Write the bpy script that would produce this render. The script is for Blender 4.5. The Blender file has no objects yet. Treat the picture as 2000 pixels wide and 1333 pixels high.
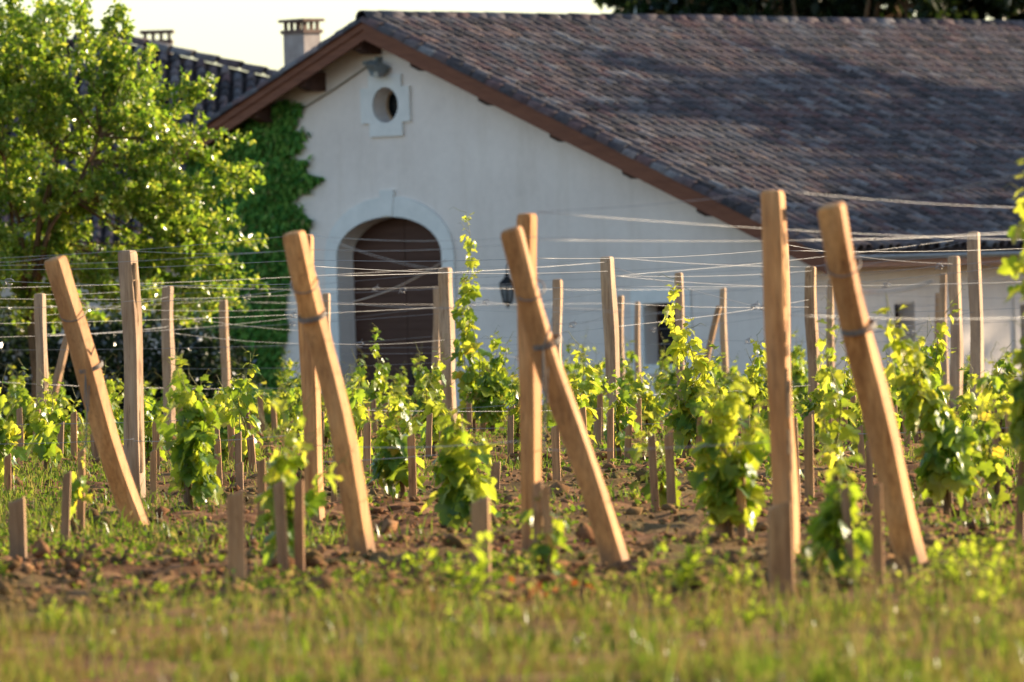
import bpy, bmesh, math, random
import numpy as np
from mathutils import Vector, Matrix

# ------------------------------------------------------------------ camera, sky, sun, exposure
sc = bpy.context.scene
col = sc.collection
R = math.radians
EYE = 1.35                      # camera height over the vineyard soil
F = 13000.0                     # focal length in photograph pixels (2000 px wide)
ROLL = R(1.8)
PITCH = math.atan(76.5 / F)
SUN_AZ, SUN_EL = R(63), R(18)

cam_d = bpy.data.cameras.new('camera'); cam = bpy.data.objects.new('camera', cam_d); col.objects.link(cam)
cam_d.sensor_width = 36.0; cam_d.lens = F * 36.0 / 2000.0
cam_d.clip_start = 0.5; cam_d.clip_end = 6000
cam_d.dof.use_dof = True; cam_d.dof.focus_distance = 54.0; cam_d.dof.aperture_fstop = 4.1
fwd = Vector((0, math.cos(PITCH), -math.sin(PITCH)))
right0 = Vector((1, 0, 0)); up0 = right0.cross(fwd)
right = right0 * math.cos(ROLL) - up0 * math.sin(ROLL)
up = right.cross(fwd)
CAM = Vector((0, 0, EYE))
CR = Matrix((right, up, -fwd)).transposed()
cam.matrix_world = Matrix.Translation(CAM) @ CR.to_4x4()
sc.camera = cam

world = bpy.data.worlds.new('World'); sc.world = world; world.use_nodes = True
wn = world.node_tree
sky = wn.nodes.new('ShaderNodeTexSky'); sky.sky_type = 'NISHITA'; sky.sun_disc = False
sky.sun_elevation = SUN_EL; sky.sun_rotation = SUN_AZ
sky.air_density = 1.0; sky.dust_density = 0.9; sky.ozone_density = 1.0
wn.links.new(sky.outputs[0], wn.nodes['Background'].inputs[0])
wn.nodes['Background'].inputs[1].default_value = 0.105
sl = bpy.data.lights.new('sun', 'SUN'); so = bpy.data.objects.new('sun', sl); col.objects.link(so)
sl.energy = 5.0; sl.angle = R(0.6); sl.color = (1.0, 0.80, 0.55)
sdir = Vector((math.sin(SUN_AZ) * math.cos(SUN_EL), math.cos(SUN_AZ) * math.cos(SUN_EL), math.sin(SUN_EL)))
so.rotation_euler = (-sdir).to_track_quat('-Z', 'Y').to_euler()
so.location = (40, 60, 40)
sc.view_settings.view_transform = 'Standard'; sc.view_settings.look = 'None'
sc.view_settings.gamma = 1.0; sc.view_settings.exposure = 1.36
sc.render.engine = 'CYCLES'
sc.cycles.use_denoising = True
sc.cycles.max_bounces = 8; sc.cycles.transparent_max_bounces = 6
sc.cycles.transmission_bounces = 6; sc.cycles.diffuse_bounces = 4; sc.cycles.glossy_bounces = 3

# ------------------------------------------------------------------ pixel helpers
def ray(px, py):
    return CR @ Vector(((px - 1000) / F, -(py - 666.5) / F, -1.0))
def at_depth(px, py, Y):
    d = ray(px, py); return CAM + d * (Y / d.y)
def sstep(a, b, x):
    t = np.clip((x - a) / (b - a), 0, 1); return t * t * (3 - 2 * t)
ZB = -0.95                      # yard level at the building
def gbase(y):
    return ZB * float(sstep(80.0, 99.0, y))
def on_ground(px, py):
    d = ray(px, py); z = 0.0
    for _ in range(8):
        k = (z - EYE) / d.z; p = CAM + d * k; z = gbase(p.y)
    p.z = z
    return p
def to_px(p):
    v = CR.transposed() @ (Vector(p) - CAM)
    return (1000 + F * v.x / -v.z, 666.5 - F * v.y / -v.z)

# ------------------------------------------------------------------ noise
def vhash(ix, iy, seed):
    h = (ix.astype(np.int64) * 374761393 + iy.astype(np.int64) * 668265263 + seed * 1442695041) & 0xffffffff
    h = ((h ^ (h >> 13)) * 1274126177) & 0xffffffff
    return ((h ^ (h >> 16)) & 0xffff) / 65535.0
def vnoise(x, y, seed=0):
    x = np.asarray(x, float); y = np.asarray(y, float)
    ix = np.floor(x); iy = np.floor(y); fx = x - ix; fy = y - iy
    fx = fx * fx * (3 - 2 * fx); fy = fy * fy * (3 - 2 * fy)
    a = vhash(ix, iy, seed); b = vhash(ix + 1, iy, seed); c = vhash(ix, iy + 1, seed); d = vhash(ix + 1, iy + 1, seed)
    return (a * (1 - fx) + b * fx) * (1 - fy) + (c * (1 - fx) + d * fx) * fy
def fbm(x, y, seed=0, o=4):
    s = 0; a = 0.5
    for i in range(o):
        s = s + a * vnoise(x * 2 ** i, y * 2 ** i, seed + i * 17); a *= 0.5
    return s

# ------------------------------------------------------------------ materials
MATS = {}
def newmat(name):
    m = bpy.data.materials.new(name); m.use_nodes = True
    MATS[name] = m
    return m, m.node_tree.nodes, m.node_tree.links, m.node_tree.nodes['Principled BSDF']
def ramp(nodes, stops):
    r = nodes.new('ShaderNodeValToRGB'); e = r.color_ramp.elements
    while len(e) < len(stops): e.new(0.5)
    for k, (p, c) in enumerate(stops):
        e[k].position = p; e[k].color = (*c, 1)
    return r
def coords(nodes, links, scale, obj=True):
    t = nodes.new('ShaderNodeTexCoord'); mp = nodes.new('ShaderNodeMapping'); mp.inputs['Scale'].default_value = scale
    links.new(t.outputs['Object' if obj else 'Generated'], mp.inputs[0]); return mp
def noise_node(nodes, links, vec, scale, detail=5, rough=0.6):
    n = nodes.new('ShaderNodeTexNoise'); n.inputs['Scale'].default_value = scale
    n.inputs['Detail'].default_value = detail; n.inputs['Roughness'].default_value = rough
    links.new(vec.outputs[0], n.inputs['Vector']); return n
def bump(nodes, links, src, bsdf, strength, dist):
    b = nodes.new('ShaderNodeBump'); b.inputs['Strength'].default_value = strength; b.inputs['Distance'].default_value = dist * 0.22
    links.new(src, b.inputs['Height']); links.new(b.outputs[0], bsdf.inputs['Normal'])
def mix_rgb(nodes, links, a, b, fac, mode='MIX'):
    m = nodes.new('ShaderNodeMixRGB'); m.blend_type = mode
    for s, v in ((1, a), (2, b), (0, fac)):
        if isinstance(v, (tuple, float, int)):
            m.inputs[s].default_value = (*v, 1) if isinstance(v, tuple) else v
        else: links.new(v, m.inputs[s])
    return m

def mat_surface(name, stops, scale=(1, 1, 1), nscale=3.0, rough=0.9, bstr=0.4, bdist=0.01, fine=None, spec=0.2):
    m, N, L, P = newmat(name)
    mp = coords(N, L, scale); n = noise_node(N, L, mp, nscale, 8, 0.65); r = ramp(N, stops)
    L.new(n.outputs[0], r.inputs[0]); L.new(r.outputs[0], P.inputs['Base Color'])
    P.inputs['Roughness'].default_value = rough; P.inputs['Specular IOR Level'].default_value = spec
    n2 = noise_node(N, L, mp, fine or nscale * 6, 3, 0.55); bump(N, L, n2.outputs[0], P, bstr, bdist)
    return m
def mat_plain(name, c, rough=0.6, metal=0.0, spec=0.3):
    m, N, L, P = newmat(name)
    mp = coords(N, L, (1, 1, 1)); n = noise_node(N, L, mp, 14, 4); k = 0.75
    r = ramp(N, [(0.3, tuple(x * k for x in c)), (0.7, tuple(min(1, x * 1.12) for x in c))])
    L.new(n.outputs[0], r.inputs[0]); L.new(r.outputs[0], P.inputs['Base Color'])
    P.inputs['Roughness'].default_value = rough; P.inputs['Metallic'].default_value = metal
    P.inputs['Specular IOR Level'].default_value = spec
    return m
def mat_wood(name, dark, light, grey, grain=60.0, rough=0.72):
    m, N, L, P = newmat(name)
    oi = N.new('ShaderNodeObjectInfo')
    tc = N.new('ShaderNodeTexCoord'); ad = N.new('ShaderNodeVectorMath'); ad.operation = 'ADD'
    sc_ = N.new('ShaderNodeVectorMath'); sc_.operation = 'SCALE'; sc_.inputs['Scale'].default_value = 17.0
    cx = N.new('ShaderNodeCombineXYZ')
    for k in range(3): L.new(oi.outputs['Random'], cx.inputs[k])
    L.new(cx.outputs[0], sc_.inputs[0]); L.new(tc.outputs['Object'], ad.inputs[0]); L.new(sc_.outputs[0], ad.inputs[1])
    mp = N.new('ShaderNodeMapping'); mp.inputs['Scale'].default_value = (1, 1, 0.055); L.new(ad.outputs[0], mp.inputs[0])
    n = noise_node(N, L, mp, grain, 6, 0.7); r = ramp(N, [(0.34, dark), (0.62, light)])
    L.new(n.outputs[0], r.inputs[0])
    mp2 = N.new('ShaderNodeMapping'); mp2.inputs['Scale'].default_value = (1, 1, 0.25); L.new(ad.outputs[0], mp2.inputs[0])
    n2 = noise_node(N, L, mp2, 6.0, 5, 0.6); r2 = ramp(N, [(0.42, (0, 0, 0)), (0.66, (1, 1, 1))]); L.new(n2.outputs[0], r2.inputs[0])
    mx = mix_rgb(N, L, r.outputs[0], grey, r2.outputs[0])
    mf = N.new('ShaderNodeMath'); mf.operation = 'MULTIPLY'; mf.inputs[1].default_value = 0.55
    L.new(r2.outputs[0], mf.inputs[0]); L.new(mf.outputs[0], mx.inputs[0])
    n3 = noise_node(N, L, mp2, 11.0, 3, 0.5); r3 = ramp(N, [(0.66, (1, 1, 1)), (0.76, (0.42, 0.3, 0.22))]); L.new(n3.outputs[0], r3.inputs[0])
    mm = mix_rgb(N, L, mx.outputs[0], r3.outputs[0], 0.8, 'MULTIPLY')
    mp4 = N.new('ShaderNodeMapping'); mp4.inputs['Scale'].default_value = (1, 1, 0.022); L.new(ad.outputs[0], mp4.inputs[0])
    n4 = noise_node(N, L, mp4, 34.0, 2, 0.5); r4 = ramp(N, [(0.485, (1, 1, 1)), (0.5, (0.30, 0.22, 0.17)), (0.515, (1, 1, 1))]); L.new(n4.outputs[0], r4.inputs[0])
    n6 = noise_node(N, L, mp2, 3.6, 5, 0.62); r6 = ramp(N, [(0.36, (0.52, 0.44, 0.38)), (0.56, (1, 1, 1)), (0.75, (1.12, 1.1, 1.06))]); L.new(n6.outputs[0], r6.inputs[0])
    m6 = mix_rgb(N, L, mm.outputs[0], r6.outputs[0], 0.85, 'MULTIPLY')
    mk = mix_rgb(N, L, m6.outputs[0], r4.outputs[0], 0.75, 'MULTIPLY')
    sp = N.new('ShaderNodeSeparateXYZ'); L.new(tc.outputs['Object'], sp.inputs[0])
    n5 = noise_node(N, L, mp2, 9.0, 4, 0.6); ma = N.new('ShaderNodeMath'); ma.operation = 'MULTIPLY_ADD'; ma.inputs[1].default_value = 0.55; ma.inputs[2].default_value = -0.20
    L.new(n5.outputs[0], ma.inputs[0]); lt = N.new('ShaderNodeMath'); lt.operation = 'SUBTRACT'; L.new(ma.outputs[0], lt.inputs[0]); L.new(sp.outputs[2], lt.inputs[1])
    mr = N.new('ShaderNodeMapRange'); mr.inputs['From Min'].default_value = -0.06; mr.inputs['From Max'].default_value = 0.08; mr.inputs['To Max'].default_value = 0.7; L.new(lt.outputs[0], mr.inputs['Value'])
    md = mix_rgb(N, L, mk.outputs[0], (0.17, 0.10, 0.06), mr.outputs[0])
    mo = N.new('ShaderNodeMath'); mo.operation = 'MULTIPLY'; mo.inputs[1].default_value = 0.30; L.new(oi.outputs['Random'], mo.inputs[0])
    mg = mix_rgb(N, L, md.outputs[0], tuple(0.8 * c for c in grey), mo.outputs[0])
    L.new(mg.outputs[0], P.inputs['Base Color']); P.inputs['Roughness'].default_value = rough
    P.inputs['Specular IOR Level'].default_value = 0.3
    bump(N, L, n4.outputs[0], P, 0.5, 0.02)
    return m
def mat_leaf(name, stops, trans, island=False, gloss=0.0, tmix=0.5):
    m, N, L, P = newmat(name)
    N.remove(P); out = N['Material Output']
    if island:
        g = N.new('ShaderNodeNewGeometry'); rnd = g.outputs['Random Per Island']
    else:
        g = N.new('ShaderNodeObjectInfo'); rnd = g.outputs['Random']
    r = ramp(N, stops); L.new(rnd, r.inputs[0])
    rt = ramp(N, trans); L.new(rnd, rt.inputs[0])
    d = N.new('ShaderNodeBsdfDiffuse'); L.new(r.outputs[0], d.inputs[0])
    t = N.new('ShaderNodeBsdfTranslucent'); L.new(rt.outputs[0], t.inputs[0])
    mx = N.new('ShaderNodeMixShader'); mx.inputs[0].default_value = tmix
    L.new(d.outputs[0], mx.inputs[1]); L.new(t.outputs[0], mx.inputs[2])
    last = mx
    if gloss > 0:
        gl = N.new('ShaderNodeBsdfGlossy'); gl.inputs['Roughness'].default_value = 0.32; gl.inputs[0].default_value = (1, 1, 1, 1)
        lw = N.new('ShaderNodeFresnel'); lw.inputs[0].default_value = 1.4
        mu = N.new('ShaderNodeMath'); mu.operation = 'MULTIPLY'; mu.inputs[1].default_value = gloss; L.new(lw.outputs[0], mu.inputs[0])
        m2 = N.new('ShaderNodeMixShader'); L.new(mu.outputs[0], m2.inputs[0]); L.new(mx.outputs[0], m2.inputs[1]); L.new(gl.outputs[0], m2.inputs[2]); last = m2
    L.new(last.outputs[0], out.inputs['Surface'])
    return m
def mat_tile(name, island):
    m, N, L, P = newmat(name)
    if island:
        g = N.new('ShaderNodeNewGeometry'); rnd = g.outputs['Random Per Island']
    else:
        g = N.new('ShaderNodeObjectInfo'); rnd = g.outputs['Random']
    r = ramp(N, [(0.0, (0.046, 0.042, 0.046)), (0.25, (0.080, 0.072, 0.080)), (0.42, (0.130, 0.076, 0.076)), (0.6, (0.110, 0.106, 0.116)), (0.8, (0.135, 0.094, 0.094)), (0.93, (0.19, 0.188, 0.198)), (1.0, (0.22, 0.14, 0.115))])
    L.new(rnd, r.inputs[0])
    t = N.new('ShaderNodeTexCoord'); n = N.new('ShaderNodeTexNoise'); n.inputs['Scale'].default_value = 9.0; n.inputs['Detail'].default_value = 6
    ad = N.new('ShaderNodeVectorMath'); ad.operation = 'ADD'; L.new(t.outputs['Object'], ad.inputs[0])
    cx = N.new('ShaderNodeCombineXYZ'); mu = N.new('ShaderNodeMath'); mu.operation = 'MULTIPLY'; mu.inputs[1].default_value = 31.0
    L.new(rnd, mu.inputs[0]); L.new(mu.outputs[0], cx.inputs[0]); L.new(cx.outputs[0], ad.inputs[1]); L.new(ad.outputs[0], n.inputs['Vector'])
    r2 = ramp(N, [(0.30, (0.62, 0.62, 0.63)), (0.55, (1, 1, 1)), (0.72, (1.3, 1.28, 1.25))]); L.new(n.outputs[0], r2.inputs[0])
    mm = mix_rgb(N, L, r.outputs[0], r2.outputs[0], 1.0, 'MULTIPLY')
    gp = N.new('ShaderNodeNewGeometry'); nl = N.new('ShaderNodeTexNoise'); nl.inputs['Scale'].default_value = 0.42; nl.inputs['Detail'].default_value = 6; nl.inputs['Roughness'].default_value = 0.65
    L.new(gp.outputs['Position'], nl.inputs['Vector']); rl = ramp(N, [(0.46, (0, 0, 0)), (0.64, (1, 1, 1))]); L.new(nl.outputs[0], rl.inputs[0])
    ml = mix_rgb(N, L, mm.outputs[0], (0.125, 0.127, 0.135), 0.5); mfl = N.new('ShaderNodeMath'); mfl.operation = 'MULTIPLY'; mfl.inputs[1].default_value = 0.35
    L.new(rl.outputs[0], mfl.inputs[0]); L.new(mfl.outputs[0], ml.inputs[0]); L.new(ml.outputs[0], P.inputs['Base Color'])
    P.inputs['Roughness'].default_value = 0.85; P.inputs['Specular IOR Level'].default_value = 0.25
    bump(N, L, n.outputs[0], P, 0.5, 0.01)
    return m

M_POST = mat_wood('post_wood', (0.38, 0.150, 0.040), (0.70, 0.335, 0.108), (0.60, 0.36, 0.17))
M_POST2 = mat_wood('old_post_wood', (0.31, 0.185, 0.095), (0.55, 0.36, 0.20), (0.46, 0.35, 0.26))
M_STAKE = mat_wood('stake_wood', (0.28, 0.125, 0.045), (0.54, 0.28, 0.115), (0.44, 0.28, 0.15))
M_STAKEG = mat_wood('grey_stake_wood', (0.22, 0.115, 0.05), (0.42, 0.24, 0.12), (0.36, 0.24, 0.14))
M_BARK = mat_surface('bark', [(0.35, (0.13, 0.08, 0.045)), (0.65, (0.42, 0.28, 0.16))], (1, 1, 0.4), 25, 0.95, 0.9, 0.01)
M_TRUNK = mat_surface('vine_bark', [(0.3, (0.07, 0.042, 0.024)), (0.7, (0.2, 0.125, 0.07))], (1, 1, 0.3), 30, 0.95, 0.9, 0.006)
M_SHOOT = mat_surface('green_shoot', [(0.3, (0.10, 0.13, 0.03)), (0.7, (0.26, 0.22, 0.07))], (1, 1, 1), 6, 0.6, 0.1, 0.002)
M_WIRE = mat_plain('galvanised_wire', (0.30, 0.30, 0.31), 0.42, 0.45, 0.5)
M_WIRED = mat_plain('weathered_wire', (0.20, 0.18, 0.16), 0.6, 0.4, 0.4)
M_LEAF = mat_leaf('vine_leaf', [(0.0, (0.055, 0.125, 0.022)), (0.5, (0.075, 0.165, 0.026)), (1.0, (0.115, 0.20, 0.03))],
                  [(0.0, (0.27, 0.42, 0.025)), (0.5, (0.40, 0.54, 0.03)), (1.0, (0.60, 0.64, 0.04))], False, 0.42, 0.52)
M_LEAFY = mat_leaf('young_vine_leaf', [(0.0, (0.13, 0.21, 0.03)), (1.0, (0.21, 0.26, 0.04))],
                   [(0.0, (0.56, 0.66, 0.05)), (1.0, (0.80, 0.76, 0.06))], False, 0.35, 0.58)
M_LEAFW = mat_leaf('yellowed_vine_leaf', [(0.0, (0.3, 0.24, 0.03)), (1.0, (0.34, 0.22, 0.04))],
                   [(0.0, (0.86, 0.72, 0.05)), (1.0, (0.8, 0.55, 0.06))], False, 0.2, 0.5)
M_TREELEAF = mat_leaf('tree_leaf', [(0.0, (0.05, 0.11, 0.02)), (0.5, (0.12, 0.20, 0.035)), (0.85, (0.22, 0.28, 0.06)), (1.0, (0.34, 0.34, 0.12))],
                      [(0.0, (0.20, 0.38, 0.025)), (0.6, (0.44, 0.60, 0.04)), (1.0, (0.80, 0.80, 0.10))], True, 0.16, 0.48)
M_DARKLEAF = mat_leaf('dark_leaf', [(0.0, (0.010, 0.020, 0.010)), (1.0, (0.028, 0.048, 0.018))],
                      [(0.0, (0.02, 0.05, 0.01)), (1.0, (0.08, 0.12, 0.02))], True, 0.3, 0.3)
M_IVY = mat_leaf('creeper_leaf', [(0.0, (0.05, 0.17, 0.035)), (0.45, (0.12, 0.32, 0.06)), (0.9, (0.26, 0.46, 0.09)), (1.0, (0.3, 0.25, 0.1))],
                 [(0.0, (0.06, 0.2, 0.02)), (1.0, (0.22, 0.42, 0.04))], True, 0.25, 0.35)
M_GRASSG = mat_leaf('green_grass', [(0.0, (0.03, 0.065, 0.014)), (0.6, (0.065, 0.105, 0.02)), (0.85, (0.11, 0.12, 0.03)), (1.0, (0.22, 0.155, 0.065))],
                    [(0.0, (0.11, 0.21, 0.015)), (0.7, (0.27, 0.36, 0.028)), (1.0, (0.38, 0.28, 0.09))], True, 0.03, 0.48)
M_GRASSD = mat_leaf('dry_grass', [(0.0, (0.045, 0.06, 0.016)), (0.30, (0.085, 0.085, 0.024)), (0.55, (0.15, 0.10, 0.04)), (0.85, (0.20, 0.125, 0.052)), (1.0, (0.17, 0.05, 0.022))],
                    [(0.0, (0.18, 0.22, 0.024)), (0.45, (0.30, 0.27, 0.05)), (1.0, (0.34, 0.19, 0.07))], True, 0.0, 0.4)
M_STRAW = mat_leaf('straw', [(0.0, (0.17, 0.125, 0.05)), (1.0, (0.29, 0.21, 0.09))], [(0.0, (0.27, 0.2, 0.07)), (1.0, (0.42, 0.31, 0.12))], True, 0.0, 0.35)
M_WEED = mat_leaf('weed_leaf', [(0.0, (0.06, 0.13, 0.02)), (1.0, (0.14, 0.21, 0.03))],
                  [(0.0, (0.50, 0.66, 0.035)), (1.0, (0.76, 0.84, 0.07))], False, 0.12, 0.62)
M_RED = mat_leaf('red_leaf', [(0.0, (0.22, 0.04, 0.02)), (1.0, (0.32, 0.10, 0.03))], [(0.0, (0.4, 0.06, 0.02)), (1.0, (0.5, 0.15, 0.03))], True, 0.2, 0.4)
M_YEL = mat_plain('yellow_petal', (0.75, 0.55, 0.02), 0.6)
M_TILE = mat_tile('clay_tile', False); M_TILEI = mat_tile('clay_tile_field', True)
M_ROOFBED = mat_surface('roof_bed', [(0.3, (0.022, 0.018, 0.017)), (0.7, (0.06, 0.042, 0.037))], (1, 1, 1), 5, 0.95)  # roof dirt, darkened further to stand for shade in the tile channels
M_STONE = mat_surface('pale_stone', [(0.25, (0.64, 0.65, 0.63)), (0.75, (0.79, 0.79, 0.765))], (1, 1, 1), 4, 0.9, 0.35, 0.01)
M_BROWN = mat_surface('brown_paint', [(0.25, (0.12, 0.045, 0.026)), (0.75, (0.22, 0.088, 0.050))], (0.3, 1, 3), 6, 0.6, 0.3, 0.004)
M_BROWND = mat_surface('dark_brown_wood', [(0.25, (0.045, 0.022, 0.016)), (0.75, (0.095, 0.046, 0.032))], (1, 1, 1), 6, 0.7, 0.3, 0.004)
M_DOOR = mat_surface('door_wood', [(0.25, (0.058, 0.028, 0.020)), (0.75, (0.098, 0.048, 0.034))], (0.25, 1, 3), 7, 0.65, 0.3, 0.004)
M_FASCIA = mat_surface('fascia_paint', [(0.25, (0.30, 0.165, 0.125)), (0.75, (0.44, 0.26, 0.20))], (1, 0.2, 1), 5, 0.7, 0.2, 0.004)
M_ZINC = mat_plain('zinc', (0.42, 0.45, 0.48), 0.45, 0.6, 0.5)
M_BLACK = mat_plain('black_iron', (0.018, 0.018, 0.02), 0.5, 0.3)
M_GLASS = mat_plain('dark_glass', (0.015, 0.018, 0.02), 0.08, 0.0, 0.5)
M_LGLASS = mat_plain('lantern_glass', (0.22, 0.23, 0.24), 0.15, 0.0, 0.5)
M_GREYPL = mat_plain('grey_lamp_metal', (0.22, 0.25, 0.26), 0.5, 0.2)
M_CHIM = mat_surface('chimney_render', [(0.25, (0.26, 0.22, 0.21)), (0.75, (0.45, 0.40, 0.38))], (1, 1, 0.6), 5, 0.95, 0.4, 0.01)
M_CHIMD = mat_surface('chimney_brick', [(0.25, (0.10, 0.07, 0.06)), (0.75, (0.22, 0.15, 0.12))], (1, 1, 1), 8, 0.95, 0.5, 0.01)
M_CABLE = mat_plain('cable', (0.30, 0.27, 0.22), 0.7)

def make_plaster():
    m, N, L, P = newmat('plaster')
    mp = coords(N, L, (1, 1, 1)); n = noise_node(N, L, mp, 0.55, 8, 0.62)
    r = ramp(N, [(0.30, (0.68, 0.61, 0.56)), (0.5, (0.77, 0.695, 0.64)), (0.72, (0.83, 0.76, 0.705))]); L.new(n.outputs[0], r.inputs[0])
    mp2 = coords(N, L, (1.0, 1.0, 0.12)); n2 = noise_node(N, L, mp2, 2.2, 6, 0.7)
    r2 = ramp(N, [(0.50, (1, 1, 1)), (0.78, (0.84, 0.82, 0.78))]); L.new(n2.outputs[0], r2.inputs[0])
    mm = mix_rgb(N, L, r.outputs[0], r2.outputs[0], 0.8, 'MULTIPLY')
    n4 = noise_node(N, L, mp, 7.0, 6, 0.7); r4 = ramp(N, [(0.35, (0.955, 0.955, 0.955)), (0.65, (1.03, 1.03, 1.03))]); L.new(n4.outputs[0], r4.inputs[0])
    m4 = mix_rgb(N, L, mm.outputs[0], r4.outputs[0], 0.8, 'MULTIPLY')
    L.new(m4.outputs[0], P.inputs['Base Color']); P.inputs['Roughness'].default_value = 0.95; P.inputs['Specular IOR Level'].default_value = 0.1
    n3 = noise_node(N, L, mp, 18, 3, 0.55); bump(N, L, n3.outputs[0], P, 0.4, 0.012)
    return m
M_PLASTER = make_plaster()
def make_soil():
    m, N, L, P = newmat('soil')
    mp = coords(N, L, (1, 1, 1)); n = noise_node(N, L, mp, 2.6, 10, 0.7)
    r = ramp(N, [(0.32, (0.045, 0.022, 0.012)), (0.5, (0.16, 0.078, 0.038)), (0.66, (0.36, 0.195, 0.095)), (0.8, (0.50, 0.31, 0.155))]); L.new(n.outputs[0], r.inputs[0])
    n2 = noise_node(N, L, mp, 0.45, 6, 0.6); r2 = ramp(N, [(0.45, (0, 0, 0)), (0.6, (1, 1, 1))]); L.new(n2.outputs[0], r2.inputs[0])
    mx = mix_rgb(N, L, r.outputs[0], (0.115, 0.125, 0.045), r2.outputs[0])
    mf = N.new('ShaderNodeMath'); mf.operation = 'MULTIPLY'; mf.inputs[1].default_value = 0.4
    L.new(r2.outputs[0], mf.inputs[0]); L.new(mf.outputs[0], mx.inputs[0])
    L.new(mx.outputs[0], P.inputs['Base Color']); P.inputs['Roughness'].default_value = 1.0; P.inputs['Specular IOR Level'].default_value = 0.05
    n3 = noise_node(N, L, mp, 22, 4, 0.6); bump(N, L, n3.outputs[0], P, 0.9, 0.05)
    return m
M_SOIL = make_soil()

# ------------------------------------------------------------------ object helpers
def link(o, parent=None):
    col.objects.link(o)
    if parent is not None: o.parent = parent
    return o
def tag(o, label=None, cat=None, group=None, kind=None):
    if label: o['label'] = label
    if cat: o['category'] = cat
    if group: o['group'] = group
    if kind: o['kind'] = kind
    return o
def empty(name, loc=(0, 0, 0), rz=0.0):
    o = bpy.data.objects.new(name, None); o.empty_display_size = 0.1; o.location = loc; o.rotation_euler = (0, 0, rz)
    return link(o)
def mesh_np(name, V, Fc, mat, smooth=False):
    V = np.asarray(V, np.float32).reshape(-1, 3); Fc = np.asarray(Fc, np.int32)
    me = bpy.data.meshes.new(name); k = Fc.shape[1]
    me.vertices.add(len(V)); me.vertices.foreach_set('co', V.ravel())
    me.loops.add(Fc.size); me.loops.foreach_set('vertex_index', Fc.ravel())
    me.polygons.add(len(Fc)); me.polygons.foreach_set('loop_start', np.arange(0, Fc.size, k, dtype=np.int32))
    if smooth: me.polygons.foreach_set('use_smooth', np.ones(len(Fc), bool))
    me.materials.append(mat); me.update(calc_edges=True); me.validate()
    return me
def obj(name, me, parent=None, loc=None):
    o = bpy.data.objects.new(name, me)
    if loc is not None: o.location = loc
    return link(o, parent)
class MB:
    def __init__(s): s.v = []; s.f = []
    def box(s, x0, x1, y0, y1, z0, z1, bev=0.0):
        b = len(s.v)
        for z in (z0, z1):
            for x, y in ((x0, y0), (x1, y0), (x1, y1), (x0, y1)): s.v.append((x, y, z))
        for q in ((3, 2, 1, 0), (4, 5, 6, 7), (0, 1, 5, 4), (1, 2, 6, 5), (2, 3, 7, 6), (3, 0, 4, 7)): s.f.append(tuple(b + i for i in q))
        return s
    def prism(s, poly, axis_vec):
        """closed polygon (list of 3-tuples) extruded along axis_vec"""
        b = len(s.v); n = len(poly); a = Vector(axis_vec)
        s.v += [tuple(p) for p in poly] + [tuple(Vector(p) + a) for p in poly]
        s.f.append(tuple(b + i for i in range(n))[::-1]); s.f.append(tuple(b + n + i for i in range(n)))
        for i in range(n):
            j = (i + 1) % n; s.f.append((b + i, b + j, b + n + j, b + n + i))
        return s
    def tube(s, pts, rad, k=6, caps=True):
        pts = [Vector(p) for p in pts]; n = len(pts)
        if not hasattr(rad, '__len__'): rad = [rad] * n
        b = len(s.v); ref = Vector((0.31, 0.23, 0.92))
        for i, p in enumerate(pts):
            t = (pts[min(i + 1, n - 1)] - pts[max(i - 1, 0)]).normalized()
            if abs(t.dot(ref)) > 0.95: rr = Vector((1, 0, 0))
            else: rr = ref
            a = t.cross(rr).normalized(); c = t.cross(a)
            for j in range(k):
                an = 2 * math.pi * j / k
                s.v.append(tuple(p + (a * math.cos(an) + c * math.sin(an)) * rad[i]))
        for i in range(n - 1):
            for j in range(k):
                j2 = (j + 1) % k
                s.f.append((b + i * k + j, b + i * k + j2, b + (i + 1) * k + j2, b + (i + 1) * k + j))
        if caps:
            s.f.append(tuple(b + j for j in range(k))[::-1]); s.f.append(tuple(b + (n - 1) * k + j for j in range(k)))
        return s
    def mesh(s, name, mat, smooth=False):
        me = bpy.data.meshes.new(name); me.from_pydata(s.v, [], s.f); me.materials.append(mat)
        if smooth: me.polygons.foreach_set('use_smooth', [True] * len(me.polygons))
        me.update(); bm = bmesh.new(); bm.from_mesh(me); bmesh.ops.recalc_face_normals(bm, faces=bm.faces); bm.to_mesh(me); bm.free()
        return me
    def build(s, name, mat, parent=None, smooth=False, loc=None):
        return obj(name, s.mesh(name, mat, smooth), parent, loc)

# ------------------------------------------------------------------ ground (one sheet to the horizon)
def ground_h(x, y):
    """height of the soil"""
    b = ZB * sstep(80.0, 99.0, y)
    fade = sstep(26.0, 31.0, y) * (1 - sstep(88.0, 97.0, y))
    r = (fbm(x * 1.3, y * 1.3, 3, 3) - 0.45) * 0.07
    c = np.maximum(0, fbm(x * 6.5, y * 6.5, 9, 3) - 0.42) * 0.19
    near = 1 - sstep(26.0, 31.0, y)
    g = near * (fbm(x * 0.9, y * 0.9, 31, 3) - 0.45) * 0.10
    return b + fade * (r + c) + g
xs = np.concatenate([[-3000, -900, -300, -120, -60, -35, -22, -16, -13], np.arange(-11.5, 11.51, 0.095), [13, 16, 22, 35, 60, 120, 300, 900, 3000]])
ys = np.concatenate([[-600, -150, -40, -8, 8, 14, 17], np.arange(18.5, 76, 0.11), np.arange(76, 104, 0.3), [108, 114, 122, 135, 160, 210, 320, 600, 1500, 4500]])
GX, GY = np.meshgrid(xs, ys)
GZ = ground_h(GX, GY)
nx, ny = len(xs), len(ys)
idx = np.arange(nx * ny).reshape(ny, nx)
Fq = np.stack([idx[:-1, :-1], idx[:-1, 1:], idx[1:, 1:], idx[1:, :-1]], -1).reshape(-1, 4)
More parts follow.
